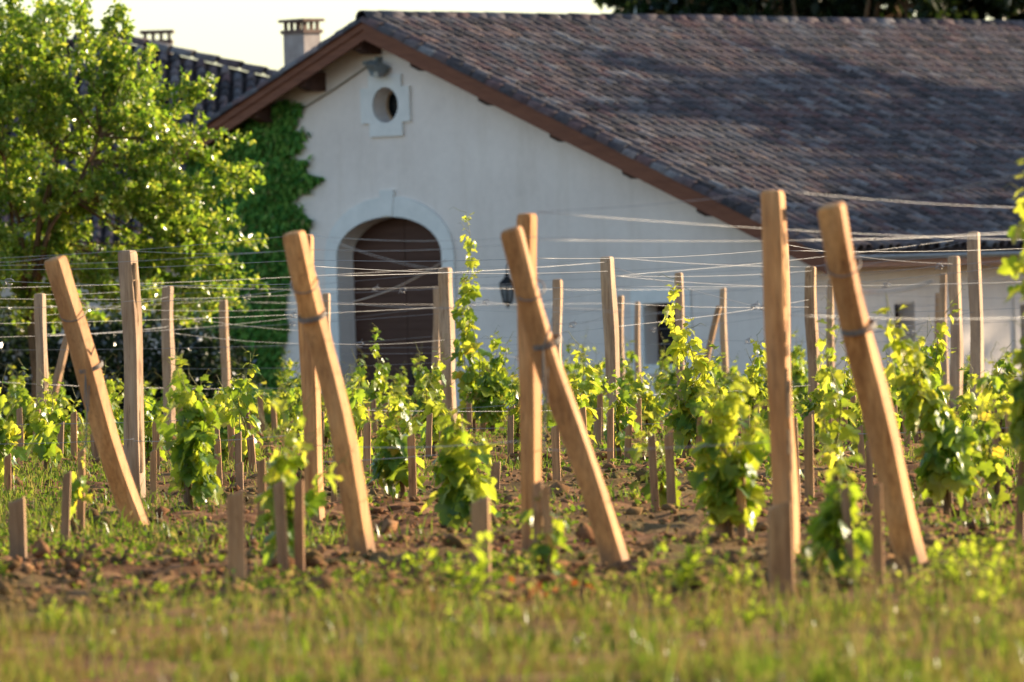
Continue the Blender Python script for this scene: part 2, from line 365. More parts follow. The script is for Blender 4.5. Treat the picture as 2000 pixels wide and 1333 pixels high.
g = obj('ground', mesh_np('ground', np.stack([GX, GY, GZ], -1).reshape(-1, 3), Fq, M_SOIL, True)); tag(g, kind='structure')
def gz(x, y): return float(ground_h(np.array([x]), np.array([y]))[0])

# ------------------------------------------------------------------ building
TH = R(43.0); DU = Vector((math.cos(TH), -math.sin(TH), 0)); DT = Vector((math.sin(TH), math.cos(TH), 0))
VERGE = 0.55; S = 0.42
V0 = at_depth(711, 26, 110.0)               # tile apex on the front verge
APEX = V0.z - ZB
BO = V0 + DT * VERGE; BO.z = ZB
def to_loc(w):
    d = w - BO; return Vector((d.dot(DU), d.dot(DT), d.z))
def fac(px, py, t=0.0):
    """photo pixel -> (u, z) on the facade plane"""
    d = ray(px, py); k = ((BO + DT * t) - CAM).dot(DT) / d.dot(DT)
    p = to_loc(CAM + d * k); return p.x, p.z
def side(px, py, u):
    d = ray(px, py); k = ((BO + DU * u) - CAM).dot(DU) / d.dot(DU)
    p = to_loc(CAM + d * k); return p.y, p.z
bld = empty('winery_building', BO, -TH)
tag(bld, 'long cream plastered winery with clay tile roof and arched brown door in its gable', 'building')
ER = fac(1612, 518, -VERGE)[0]              # right end of verge
EL = -4.75
UR, UL = ER - 0.7, -4.15                    # wall corners
TLEN = 26.0
zt = APEX - 0.17                            # underside of tiles at the apex
def roofz(u, drop=0.0): return zt - S * abs(u) - drop

def plane_with_holes(name, outer, holes, depth_dir, depth, to3, mat, parent):
    """flat wall: outer loop + hole loops (2-D), reveals go depth along depth_dir"""
    bm = bmesh.new(); edges = []
    loops3 = []
    for loop in [outer] + holes:
        vs = [bm.verts.new(to3(a, b)) for a, b in loop]
        for i in range(len(vs)): edges.append(bm.edges.new((vs[i], vs[(i + 1) % len(vs)])))
        loops3.append(vs)
    nrm = -Vector(depth_dir).normalized()
    bmesh.ops.triangle_fill(bm, edges=edges, use_beauty=True, use_dissolve=False, normal=nrm)
    for vs, dd in zip(loops3[1:], depth):
        back = [bm.verts.new(v.co + Vector(depth_dir) * dd) for v in vs]
        for i in range(len(vs)):
            j = (i + 1) % len(vs); bm.faces.new((vs[i], vs[j], back[j], back[i]))
    me = bpy.data.meshes.new(name); bm.to_mesh(me); bm.free(); me.materials.append(mat)
    return obj(name, me, parent)

# facade openings from the photograph
ocu, ocz = fac(756, 205.5); OCR = 0.30
dL, dspr = fac(660, 503); dR, _ = fac(866, 503); dtop = fac(765, 423)[1]
dC = (dL + dR) / 2; dW = (dR - dL) / 2; drise = dtop - dspr
def arch(cx, w, zs, rise, z0, n=20):
    p = [(cx - w, z0)] + [(cx - w * math.cos(math.pi * i / n), zs + rise * math.sin(math.pi * i / n)) for i in range(n + 1)] + [(cx + w, z0)]
    return p
w1L, w1T = fac(1258, 597); w1R = fac(1327, 597)[0]; w1B = w1T - 0.95
outer = [(UL, -0.6), (UR, -0.6), (UR, roofz(UR, 0.02)), (0, roofz(0, 0.02)), (UL, roofz(UL, 0.02))]
oc_loop = [(ocu + OCR * math.cos(a), ocz + OCR * math.sin(a)) for a in np.linspace(0, 2 * math.pi, 28, endpoint=False)]
door_loop = arch(dC, dW, dspr, drise, -0.3)
win_loop = [(w1L, w1B), (w1R, w1B), (w1R, w1T - 0.02)] + [(w1L + (w1R - w1L) * k, w1T + 0.03 * math.sin(math.pi * k)) for k in (0.75, 0.5, 0.25)] + [(w1L, w1T - 0.02)]
plane_with_holes('gable_wall', outer, [oc_loop, door_loop, win_loop], (0, 1, 0), [0.34, 0.42, 0.42], lambda a, b: (a, 0, b), M_PLASTER, bld)
# side wall facing the vineyard, with openings
swins = []
for (pl, pr, ptop) in ((1743, 1783, 595), (1989, 2022, 597)):
    t0, z1 = side(pl, ptop, UR); t1, _ = side(pr, ptop, UR)
    swins.append((t0, t1, z1 - 0.75, z1))
swins.append((swins[1][0] + 4.2, swins[1][1] + 4.2, swins[1][2], swins[1][3]))
sloops = [[(a, c), (b, c), (b, d), (a, d)] for a, b, c, d in swins]
plane_with_holes('side_wall', [(0, -0.6), (TLEN - 1, -0.6), (TLEN - 1, roofz(UR, 0.02)), (0, roofz(UR, 0.02))], sloops, (-1, 0, 0), [0.36] * 3, lambda a, b: (UR, a, b), M_PLASTER, bld)
mb = MB(); mb.v = [(UL, 0, -0.6), (UL, TLEN - 1, -0.6), (UL, TLEN - 1, roofz(UL, .02)), (UL, 0, roofz(UL, .02))]; mb.f = [(0, 1, 2, 3)]
mb.build('side_wall', M_PLASTER, bld)
mb = MB(); mb.v = [(UL, TLEN - 1, -0.6), (UR, TLEN - 1, -0.6), (UR, TLEN - 1, roofz(UR, .02)), (0, TLEN - 1, roofz(0, .02)), (UL, TLEN - 1, roofz(UL, .02))]; mb.f = [(0, 1, 2, 3, 4)]
mb.build('rear_wall', M_PLASTER, bld)
# roof slab
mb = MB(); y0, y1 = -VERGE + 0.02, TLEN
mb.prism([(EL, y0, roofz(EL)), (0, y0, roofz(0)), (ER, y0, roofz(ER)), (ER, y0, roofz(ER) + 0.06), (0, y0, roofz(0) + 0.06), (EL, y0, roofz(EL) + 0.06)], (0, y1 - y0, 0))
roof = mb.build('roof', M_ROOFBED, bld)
roof['label'] = 'weathered canal tile roof, dark with red and grey tiles'
# tiles
def tile_mesh_arrays(L=0.43, r0=0.078, r1=0.096, th=0.012, seg=5):
    v = []; f = []
    for x, r in ((0, r0), (L, r1), (L, r1 - th), (L - 0.05, r1 - th)):
        for i in range(seg + 1):
            a = math.pi * i / seg; v.append((x, -r * math.cos(a), r * math.sin(a) * 1.15))
    n = seg + 1
    for k in range(3):
        for i in range(seg): f.append((k * n + i, (k + 1) * n + i, (k + 1) * n + i + 1, k * n + i + 1))
    return np.array(v), np.array(f)
TV, TF = tile_mesh_arrays()
tile_meshes = [mesh_np('tile', TV * np.array([1, s1, s2]), TF, M_TILE) for s1, s2 in ((1, 1), (1.05, 0.95), (0.96, 1.05))]
rng = np.random.default_rng(5)
def lay_tiles(sgn, wmax, t0, t1, zapex, slope, pitch_col=0.235, expo=0.32, tilt=0.030):
    """placement matrices (4x4) of cover tiles on a slope going down along sgn*x"""
    p = math.atan(slope); Ms = []
    nrow = int(wmax / expo); ncol = int((t1 - t0) / pitch_col)
    for j in range(ncol + 1):
        t = t0 + j * pitch_col + rng.normal(0, 0.007); sk = rng.normal(0, 0.01)
        for i in range(nrow + 1):
            w = i * expo + rng.normal(0, 0.012) + sk
            if w < -0.05 or w + 0.46 > wmax + 0.12: continue
            lift = 0.010 + abs(rng.normal(0, 0.005))
            ax = Vector((sgn * math.cos(p - tilt), rng.normal(0, 0.02), -math.sin(p - tilt))).normalized()
            ay = Vector((0, 1 * sgn, 0)); az = ax.cross(ay).normalized(); ay = az.cross(ax)
            M = Matrix((ax, ay, az)).transposed().to_4x4()
            M.translation = Vector((sgn * w * math.cos(p), t + rng.normal(0, 0.008), zapex - w * math.sin(p) + lift)); Ms.append(M)
    return Ms
def join_tiles(Ms, name, parent, mat=M_TILEI):
    A = np.array([[list(r) for r in M] for M in Ms]); n = len(Ms)
    V = np.einsum('nij,vj->nvi', A[:, :3, :3], TV) + A[:, None, :3, 3]
    Fa = TF[None] + (np.arange(n) * len(TV))[:, None, None]
    o = obj(name, mesh_np(name, V.reshape(-1, 3), Fa.reshape(-1, 4), mat), parent); o['kind'] = 'stuff'; return o
zr = zt + 0.065
Mr = lay_tiles(1, ER / math.cos(math.atan(S)), -VERGE + 0.10, TLEN - 0.1, zr, S)
Ml = lay_tiles(-1, -EL / math.cos(math.atan(S)), -VERGE + 0.10, TLEN - 0.1, zr, S)
BM = Matrix.Translation(BO) @ Matrix.Rotation(-TH, 4, 'Z')
def vis_key(M):
    w = BM @ M.translation; x, y = to_px(w); inside = 0 <= x <= 2000 and 0 <= y <= 1333
    return (not inside, (w - CAM).length)
Mr.sort(key=vis_key)
for k, M in enumerate(Mr[:300]):
    o = obj('tile', tile_meshes[k % 3], roof); o.matrix_local = M
join_tiles(Mr[300:], 'tile_field', roof); join_tiles(Ml, 'rear_tile_field', roof)
# verge tiles: a lower row of covers capping the edge
Mv = []
for sgn, wm in ((1, ER), (-1, -EL)):
    for M in lay_tiles(sgn, wm / math.cos(math.atan(S)), -VERGE - 0.015, -VERGE + 0.05, zr - 0.055, S, 0.25): Mv.append(M)
for k, M in enumerate(Mv):
    o = obj('verge_tile', tile_meshes[k % 3], roof); o.matrix_local = M
# ridge tiles
ridge_me = mesh_np('ridge_tile', tile_mesh_arrays(0.5, 0.115, 0.14, 0.018, 7)[0], tile_mesh_arrays(0.5, 0.115, 0.14, 0.018, 7)[1], M_TILE)
k = 0; y = TLEN - 0.2
while y > -VERGE + 0.05:
    o = obj('ridge_tile', ridge_me, roof); o.location = (rng.normal(0, 0.008), y, zr + 0.02 + rng.normal(0, 0.006)); o.rotation_euler = (0, R(2.5), -math.pi / 2 + rng.normal(0, 0.02)); y -= 0.425
# bargeboards
for sgn, e in ((1, ER), (-1, -EL)):
    mb = MB(); yv = -VERGE - 0.02
    a = [(0, yv, roofz(0) + 0.02), (sgn * (e + 0.02), yv, roofz(e + 0.02) + 0.02), (sgn * (e + 0.02), yv, roofz(e + 0.02) - 0.27), (0, yv, roofz(0) - 0.27)]
    bb = mb.prism(a, (0, 0.045, 0)).build('bargeboard', M_BROWN, bld)
    mb = MB(); yv2 = yv - 0.03
    a = [(0, yv2, roofz(0) + 0.035), (sgn * (e + 0.03), yv2, roofz(e + 0.03) + 0.035), (sgn * (e + 0.03), yv2, roofz(e + 0.03) - 0.10), (0, yv2, roofz(0) - 0.10)]
    mb.prism(a, (0, 0.028, 0)).build('moulding', M_BROWN, bb)
# purlin ends under the verge
for px, py in ((737, 92), (850, 157), (983, 222), (1123, 294), (1265, 368), (1410, 440), (628, 150), (536, 210)):
    u, _ = fac(px, py); zz = roofz(u) - 0.03
    mb = MB(); hw = 0.10
    zlo = zz - 0.34; mb.prism([(u - hw, -VERGE + 0.06, zlo + 0.06), (u - hw, -VERGE + 0.06, zz - S * hw), (u - hw, 0.2, zz - S * hw), (u - hw, 0.2, zlo - 0.02), (u - hw, -0.28, zlo - 0.02)], (2 * hw, 0, 0))
    mb.build('purlin_end', M_BROWND, bld)
# soffit boards under the overhang
mb = MB()
for sgn, e in ((1, ER), (-1, -EL)):
    mb.prism([(0, -VERGE + 0.03, roofz(0) - 0.004), (sgn * e, -VERGE + 0.03, roofz(e) - 0.004), (sgn * e, -VERGE + 0.03, roofz(e) - 0.03), (0, -VERGE + 0.03, roofz(0) - 0.03)], (0, VERGE - 0.035, 0))
mb.build('soffit', M_BROWND, bld)
# eave: fascia, soffit, gutter
zf = roofz(ER)
MB().box(ER - 0.09, ER - 0.05, -VERGE + 0.04, TLEN, zf - 0.19, zf - 0.005).build('fascia_board', M_FASCIA, bld)
MB().box(UR + 0.01, ER - 0.10, 0.01, TLEN, zf - 0.16, zf - 0.13).build('eave_soffit', M_FASCIA, bld)
mb = MB(); gr = 0.075; pts = []
prof = [(ER + 0.045 - gr * math.cos(a), zf - 0.005 - gr * math.sin(a)) for a in np.linspace(0, math.pi, 9)] + [(ER + 0.045 + (gr - 0.008) * math.cos(a), zf - 0.003 - (gr - 0.008) * math.sin(a)) for a in np.linspace(0, math.pi, 9)]
gut = mb.prism([(x, -0.3, z) for x, z in prof], (0, TLEN, 0)).build('gutter', M_ZINC, bld, True)
for q in range(9):
    tq = 0.2 + q * 2.6
    MB().box(ER - 0.048, ER + 0.125, tq, tq + 0.03, zf - 0.004, zf + 0.004).build('bracket', M_ZINC, gut)
# oculus surround: a stone plate with a round hole, stepped outline
def fz(px, py): return fac(px, py)
hx0 = fac(708, 205)[0]; hx1 = fac(803.5, 205)[0]; vx0 = fac(724, 205)[0]; vx1 = fac(788, 205)[0]
zA = fac(756, 147)[1]; zB_ = fac(756, 267)[1]; zc1 = fac(756, 171)[1]; zc0 = fac(756, 240)[1]
oct_ = [(vx0, zB_), (vx1, zB_), (vx1, zc0), (hx1, zc0), (hx1, zc1), (vx1, zc1), (vx1, zA), (vx0, zA), (vx0, zc1), (hx0, zc1), (hx0, zc0), (vx0, zc0)]
def plate(name, outer, hole, y0, th, mat, parent):
    o = plane_with_holes(name, outer, [hole], (0, 1, 0), [th], lambda a, b: (a, y0, b), mat, parent)
    bm = bmesh.new(); bm.from_mesh(o.data)
    n = len(outer); vs = [bm.verts.new((a, y0, b)) for a, b in outer]; vb = [bm.verts.new((a, y0 + th, b)) for a, b in outer]
    for i in range(n): bm.faces.new((vs[i], vs[(i + 1) % n], vb[(i + 1) % n], vb[i]))
    bmesh.ops.remove_doubles(bm, verts=bm.verts, dist=1e-5); bmesh.ops.recalc_face_normals(bm, faces=bm.faces); bm.to_mesh(o.data); bm.free(); return o
os_ = plate('oculus_surround', oct_, [(ocu + (OCR - 0.004) * math.cos(a), ocz + (OCR - 0.004) * math.sin(a)) for a in np.linspace(0, 2 * math.pi, 28, endpoint=False)], -0.05, 0.055, M_STONE, bld)
mb = MB()     # wooden casement ring standing open inside the oculus
ringp = [(ocu + 0.29 * math.cos(a), 0.30, ocz + 0.29 * math.sin(a)) for a in np.linspace(0, 2 * math.pi, 25)]
fr = mb.tube(ringp, 0.028, 6, False).build('oculus_frame', M_POST2, bld, True)
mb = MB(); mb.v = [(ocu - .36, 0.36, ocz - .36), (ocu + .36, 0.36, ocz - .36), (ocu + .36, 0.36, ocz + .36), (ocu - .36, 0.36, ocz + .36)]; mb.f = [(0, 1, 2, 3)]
mb.build('pane', M_GLASS, fr)  # dark sheet standing in for the unlit interior behind the oculus
# door surround, keystone
ow = 0.27
ds_outer = arch(dC, dW + ow, dspr, drise + 0.33, -0.3); ds_in = arch(dC, dW - 0.004, dspr, drise - 0.004, -0.3)
ring = ds_outer + ds_in[::-1]
bm = bmesh.new(); n = len(ds_outer)
fo = [bm.verts.new((a, -0.045, b)) for a, b in ds_outer]; fi = [bm.verts.new((a, -0.045, b)) for a, b in ds_in]
bo = [bm.verts.new((a, 0.003, b)) for a, b in ds_outer]; bi = [bm.verts.new((a, 0.003, b)) for a, b in ds_in]
for i in range(n - 1):
    bm.faces.new((fo[i], fo[i + 1], fi[i + 1], fi[i])); bm.faces.new((fo[i], bo[i], bo[i + 1], fo[i + 1])); bm.faces.new((fi[i], fi[i + 1], bi[i + 1], bi[i]))
bmesh.ops.recalc_face_normals(bm, faces=bm.faces)
me = bpy.data.meshes.new('door_surround'); bm.to_mesh(me); bm.free(); me.materials.append(M_STONE)
dsur = obj('door_surround', me, bld)
kt = fac(759, 372)[1]; kc = fac(759, 380)[0]
MB().prism([(kc - 0.12, -0.062, dtop + 0.01), (kc + 0.12, -0.062, dtop + 0.01), (kc + 0.16, -0.062, kt), (kc - 0.16, -0.062, kt)], (0, 0.06, 0)).build('keystone', M_STONE, dsur)
# door leaves with horizontal planks
dy = 0.36; ph = 0.145
for sgn in (-1, 1):
    x0, x1 = (dC - dW - 0.05, dC - 0.008) if sgn < 0 else (dC + 0.008, dC + dW + 0.05)
    leaf = MB().box(x0, x1, dy + 0.022, dy + 0.05, -0.3, dtop + 0.05).build('door_leaf', M_BROWND, bld)
    z = -0.28; r_ = random.Random(7 + sgn)
    while z < dtop + 0.04:
        MB().box(x0, x1, dy + r_.uniform(-0.004, 0.004), dy + 0.0215, z, z + ph - 0.008).build('plank', M_DOOR, leaf); z += ph
    MB().box(dC + sgn * 0.10 - 0.03, dC + sgn * 0.10 + 0.03, dy - 0.05, dy - 0.006, 1.05, 1.25).build('handle', M_BLACK, leaf)
# gable window and side windows
def window(parent, u0, u1, z0, z1, xf, sur, smat=M_STONE):
    """xf maps (a, depth, z) to local coords; returns frame object"""
    def bx(mb, a0, a1, d0, d1, c0, c1):
        b = len(mb.v)
        for c in (c0, c1):
            for a, d in ((a0, d0), (a1, d0), (a1, d1), (a0, d1)): mb.v.append(xf(a, d, c))
        for q in ((3, 2, 1, 0), (4, 5, 6, 7), (0, 1, 5, 4), (1, 2, 6, 5), (2, 3, 7, 6), (3, 0, 4, 7)): mb.f.append(tuple(b + i for i in q))
    mb = MB(); bx(mb, u0 - 0.03, u0 + 0.05, 0.30, 0.35, z0 - .03, z1 + .06); bx(mb, u1 - 0.05, u1 + 0.03, 0.30, 0.35, z0 - .03, z1 + .06)
    bx(mb, u0 + 0.05, u1 - 0.05, 0.302, 0.348, z1 - 0.05, z1 + .06); bx(mb, u0 + 0.05, u1 - 0.05, 0.302, 0.348, z0 - .03, z0 + 0.05)
    bx(mb, (u0 + u1) / 2 - 0.025, (u0 + u1) / 2 + 0.025, 0.304, 0.346, z0 + 0.05, z1 - 0.05)
    fr = mb.build('window', M_BROWND, parent)
    mb = MB(); bx(mb, u0 - .02, u1 + .02, 0.322, 0.330, z0 - .02, z1 + .05); mb.build('pane', M_GLASS, fr)
    w = sur
    mb = MB(); bx(mb, u0 - w, u0 + 0.003, -0.035, 0.02, z0 - w * .6, z1 + w); bx(mb, u1 - 0.003, u1 + w, -0.035, 0.02, z0 - w * .6, z1 + w)
    bx(mb, u0 + 0.003, u1 - 0.003, -0.034, 0.02, z1 + 0.035, z1 + w); bx(mb, u0 + 0.003, u1 - 0.003, -0.06, 0.02, z0 - w * .6, z0)
    mb.build('surround', smat, fr)
window(bld, w1L, w1R, w1B, w1T, lambda a, d, z: (a, d, z), 0.26)
for (a, b, c, d_) in swins: window(bld, a, b, c, d_, lambda a, d, z: (UR - d, a, z), 0.14, M_PLASTER)
# chimney on the left roof slope
def chimney(parent, cx, cy, z0, z1, w, dpt, dark=False, name='chimney'):
    ch = MB().box(cx - w / 2, cx + w / 2, cy - dpt / 2, cy + dpt / 2, z0, z1).build(name, M_CHIMD if dark else M_CHIM, parent)
    e = 0.035
    MB().box(cx - w / 2 - e, cx + w / 2 + e, cy - dpt / 2 - e, cy + dpt / 2 + e, z1 + 0.002, z1 + 0.07).build('collar', M_CHIMD, ch)
    n = 4
    for i in range(n):
        for yy in (-1, 1):
            x = cx - w / 2 + (w - 0.07) * i / (n - 1) + 0.035
            MB().box(x - 0.024, x + 0.024, cy + yy * (dpt / 2 - 0.04) - 0.03, cy + yy * (dpt / 2 - 0.04) + 0.03, z1 + 0.072, z1 + 0.205).build('pier', M_CHIMD, ch)
    MB().box(cx - w / 2 - 0.06, cx + w / 2 + 0.06, cy - dpt / 2 - 0.06, cy + dpt / 2 + 0.06, z1 + 0.207, z1 + 0.262).build('cap', M_CHIMD, ch)
    return ch
TCH = 5.0
def plane_t(px, py, t): return fac(px, py, t)
ca, cz = fac(561, 40, TCH); cb = fac(616, 40, TCH)[0]
chimney(bld, (ca + cb) / 2, TCH, roofz((ca + cb) / 2) - 0.3, cz - 0.262, (cb - ca) * 0.74, 0.42)

# floodlight above the oculus
fu, fzz = fac(745, 130)
fl = empty('floodlight', BM @ Vector((fu, -0.02, fzz)), -TH); tag(fl, 'grey floodlight fixed to the plaster above the round window', 'lamp')
mb = MB(); mb.prism([(-0.22, -0.10, -0.02), (-0.12, -0.26, 0.05), (0.12, -0.30, 0.02), (0.22, -0.12, -0.08), (0.16, -0.14, -0.17), (-0.08, -0.16, -0.16)], (0.02, 0.11, 0.06)); mb.build('housing', M_GREYPL, fl)
MB().box(-0.26, -0.14, -0.16, -0.02, 0.03, 0.10).build('junction_box', M_GREYPL, fl)
MB().box(-0.03, 0.03, -0.10, 0.02, 0.06, 0.16).build('bracket', M_GREYPL, fl)
MB().box(0.10, 0.20, -0.28, -0.14, -0.19, -0.10).build('lamp_glass', M_LGLASS, fl)
a = BM @ Vector((fu - 0.22, -0.03, fzz + 0.05)); u2, z2 = fac(588, 216); b = BM @ Vector((u2, -0.03, z2))
cb_ = MB().tube([a, a.lerp(b, .5) + Vector((0, 0, -0.02)), b], 0.014, 5).build('electric_cable', M_CABLE); tag(cb_, 'thin cable running down the plaster from the floodlight to the creeper', 'cable')
# wall lantern
lu, lz = fac(1010, 598)
ln = empty('wall_lantern', BM @ Vector((lu, -0.22, lz)), -TH); tag(ln, 'black iron lantern hanging on the gable wall right of the arched door', 'lantern')
def hexp(r, z, n=6): return [(r * .78 * math.cos(2 * math.pi * i / n + .3), r * math.sin(2 * math.pi * i / n + .3), z) for i in range(n)]
mb = MB(); lo, hi = hexp(0.085, 0.06), hexp(0.155, 0.36)
for p, q in zip(lo, hi): mb.tube([p, q], 0.013, 4)
for loop in (lo, hi): mb.tube(loop + [loop[0]], 0.013, 4)
mb.build('cage', M_BLACK, ln)
mb = MB(); b0 = hexp(0.078, 0.065); b1 = hexp(0.145, 0.355); mb.v = b0 + b1; mb.f = [(i, (i + 1) % 6, 6 + (i + 1) % 6, 6 + i) for i in range(6)]; mb.build('glass', M_LGLASS, ln)
mb = MB(); b0 = hexp(0.18, 0.365); b1 = hexp(0.06, 0.47); b2 = hexp(0.05, 0.53); mb.v = b0 + b1 + b2
mb.f = [(i, (i + 1) % 6, 6 + (i + 1) % 6, 6 + i) for i in range(6)] + [(6 + i, 6 + (i + 1) % 6, 12 + (i + 1) % 6, 12 + i) for i in range(6)] + [tuple(range(12, 18))]; mb.build('roof', M_BLACK, ln)
MB().tube([(0, 0, 0.52), (0, 0, 0.66), (0, 0.12, 0.72), (0, 0.22, 0.62)], 0.014, 5).build('bracket', M_BLACK, ln)
MB().tube([(0, 0, 0.06), (0, 0, 0.0), (0, 0, -0.03)], [0.07, 0.03, 0.012], 6).build('finial', M_BLACK, ln)

# ------------------------------------------------------------------ second house behind, left
HY = 132.0
h0 = at_depth(200, 74, HY); h1 = at_depth(520, 147, HY - 3)
hb = empty('old_house', (h0.x, HY, ZB)); tag(hb, 'old house with low hipped tile roof and squat chimney behind the leafy tree', 'house')
hz0 = h0.z - ZB
hx = h1.x - h0.x; sl2 = (h0.z - h1.z) / hx
RL = -16.0; ez = 3.2; ext = (hz0 - ez) / sl2
fw_ = 9.0                        # ridge to front eave
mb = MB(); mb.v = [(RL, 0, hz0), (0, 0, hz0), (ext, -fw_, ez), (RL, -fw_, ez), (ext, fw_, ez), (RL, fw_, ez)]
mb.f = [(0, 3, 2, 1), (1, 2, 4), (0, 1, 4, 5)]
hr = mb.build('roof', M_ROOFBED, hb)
fs = (hz0 - ez) / fw_; pf = math.atan(fs); Ms = []
for j in range(int((ext - RL) / 0.25)):
    x = RL + j * 0.25
    for i in range(int(fw_ / math.cos(pf) / 0.335)):
        w = i * 0.335 + rng.normal(0, .015); yy = w * math.cos(pf)
        if x > 0 and yy < x / ext * fw_: continue
        if x < -4.5: continue
        ax = Vector((rng.normal(0, .02), -math.cos(pf - .045), -math.sin(pf - .045))).normalized(); ay = Vector((1, 0, 0)); az = ax.cross(ay).normalized()
        if az.z < 0: ay = -ay; az = -az
        ay = az.cross(ax); M = Matrix((ax, ay, az)).transposed().to_4x4(); M.translation = Vector((x + rng.normal(0, .01), -yy, hz0 - w * math.sin(pf) + 0.02)); Ms.append(M)
join_tiles(Ms, 'tile_field', hr)
hip = [Vector((0, 0, hz0 + .03)).lerp(Vector((ext, -fw_, ez + .03)), q / 34) for q in range(35)]
for p, q in zip(hip[:-1], hip[1:]):
    o = obj('hip_tile', ridge_me, hr); d = (q - p).normalized(); ay = Vector((0, 0, 1)).cross(d).normalized(); az = d.cross(ay)
    M = Matrix((d, ay, az)).transposed().to_4x4(); M.translation = p; o.matrix_local = M
MB().box(RL + .5, ext - .6, -fw_ + .6, fw_ - .6, -0.3, ez - 0.02).build('wall', M_PLASTER, hb)
c0 = at_depth(275, 60, HY); c1 = at_depth(335, 60, HY)
chimney(hb, (c0.x + c1.x) / 2 - h0.x, 0.3, hz0 - 1.2, c0.z - ZB - 0.262, (c1.x - c0.x) * 0.9, 0.5, True)

# ------------------------------------------------------------------ leaf clouds
def leaf_cloud(P, size, rngl, up=0.35, out=None, aspect=0.62, sag=None):
    """rhombic folded leaves at points P -> verts, quads (two triangles folded as one quad pair)"""
    n = len(P)
    d = rngl.normal(size=(n, 3)); d[:, 2] -= 0.25
    if sag is not None: d += sag
    d /= np.linalg.norm(d, axis=1)[:, None]
    nn = rngl.normal(size=(n, 3)); nn[:, 2] += up
    if out is not None: nn += out
    s = np.cross(d, nn); s /= np.linalg.norm(s, axis=1)[:, None] + 1e-9
    nn = np.cross(s, d)
    L = (size * rngl.uniform(0.65, 1.25, n))[:, None]; W = L * aspect * 0.5
    v0 = P; v1 = P + d * L * 0.42 + s * W + nn * L * 0.10; v2 = P + d * L - nn * L * 0.08; v3 = P + d * L * 0.42 - s * W + nn * L * 0.10
    V = np.stack([v0, v1, v2, v3], 1).reshape(-1, 3)
    i = np.arange(n)[:, None] * 4
    Fc = np.concatenate([i + np.array([[0, 1, 2]]), i + np.array([[0, 2, 3]])], 1).reshape(-1, 3)
    return V, Fc

# climbing creeper on the gable's left corner: outline (photo px) on the facade
def in_poly(x, y, poly):
    c = np.zeros(len(x), bool); n = len(poly)
    for i in range(n):
        x0, y0 = poly[i]; x1, y1 = poly[(i + 1) % n]
        m = ((y0 > y) != (y1 > y)) & (x < (x1 - x0) * (y - y0) / (y1 - y0 + 1e-12) + x0); c ^= m
    return c
ivy_px = [(535, 193), (556, 190), (586, 203), (570, 222), (556, 246), (596, 258), (570, 283), (558, 306), (604, 314), (575, 331), (622, 349), (584, 371), (562, 392), (598, 425), (607, 436), (585, 470), (570, 520), (556, 580), (560, 640), (548, 700), (540, 780), (380, 780), (385, 240), (430, 222), (480, 200)]
poly = [fac(x, y) for x, y in ivy_px]
rg = np.random.default_rng(11)
us = np.array([p[0] for p in poly]); zs = np.array([p[1] for p in poly])
N_ = 42000; uu = rg.uniform(us.min(), us.max(), N_); zz = rg.uniform(max(0, zs.min()), zs.max(), N_)
keep = in_poly(uu, zz, poly); uu, zz = uu[keep], zz[keep]
# density thins toward the right rim
rim = np.interp(zz, *map(np.array, zip(*sorted([(fac(x, y)[1], fac(x, y)[0]) for x, y in ivy_px[1:20]]))))
thick = np.clip((rim - uu) * 0.35, 0.03, 0.22) * (0.55 + 0.9 * fbm(uu * 1.8, zz * 1.1, 77, 3))
yy = -0.02 - thick * rg.uniform(0.25, 1.0, len(uu)); zz = np.maximum(zz, 0.05)
keep = zz < (zt - S * np.abs(uu) - 0.12); uu, yy, zz = uu[keep], yy[keep], zz[keep]
for tx, ty, ang_ in ((586, 203, 50), (596, 258, 25), (604, 314, 10), (622, 349, -8), (607, 436, -25), (575, 232, 20), (585, 283, 20), (590, 331, 15), (600, 372, -20), (590, 404, 25), (585, 470, -10), (575, 455, 20)):
    a_, b_ = fac(tx, ty); m_ = 90; k_ = rg.uniform(0, 1, m_) ** .7
    uu = np.append(uu, a_ + .10 - k_ * .7 * math.cos(R(ang_))); zz = np.append(zz, b_ - k_ * .7 * math.sin(R(ang_)) + rg.normal(0, .09, m_) * k_ ** 1.3 + .02); yy = np.append(yy, -.04 - rg.uniform(0, .06, m_))
V, Fc = leaf_cloud(np.stack([uu, yy, zz], 1), 0.15, rg, 0.5, np.array([0.1, -1.6, 0.9]), 0.5, np.array([0.5, -0.15, -1.5]))
ivy = empty('climbing_creeper', BM @ Vector((UL + 0.3, -0.1, 0)), -TH); tag(ivy, 'green climbing creeper covering the plaster beside the arched door up to the eaves', 'climbing plant')
off = np.array([UL + 0.3, -0.1, 0])
o = obj('foliage', mesh_np('foliage', V - off, Fc, M_IVY), ivy); o['kind'] = 'stuff'
r_ = random.Random(3)
for tx, ty in ((500, 230), (560, 260), (590, 350), (470, 300), (590, 432), (430, 260), (545, 330), (540, 480)):
    u, z = fac(tx, ty); pts = []; bu = UL + 0.3 + r_.uniform(0, 0.7)
    for q in range(9):
        k = q / 8; pts.append((bu + (u - bu) * k ** 1.5 + r_.uniform(-.06, .06) - off[0], -0.03 - off[1], 0.0 + z * k))
    MB().tube(pts, [0.025 * (1 - 0.8 * q / 8) for q in range(9)], 5).build('stem', M_TRUNK, ivy, True)

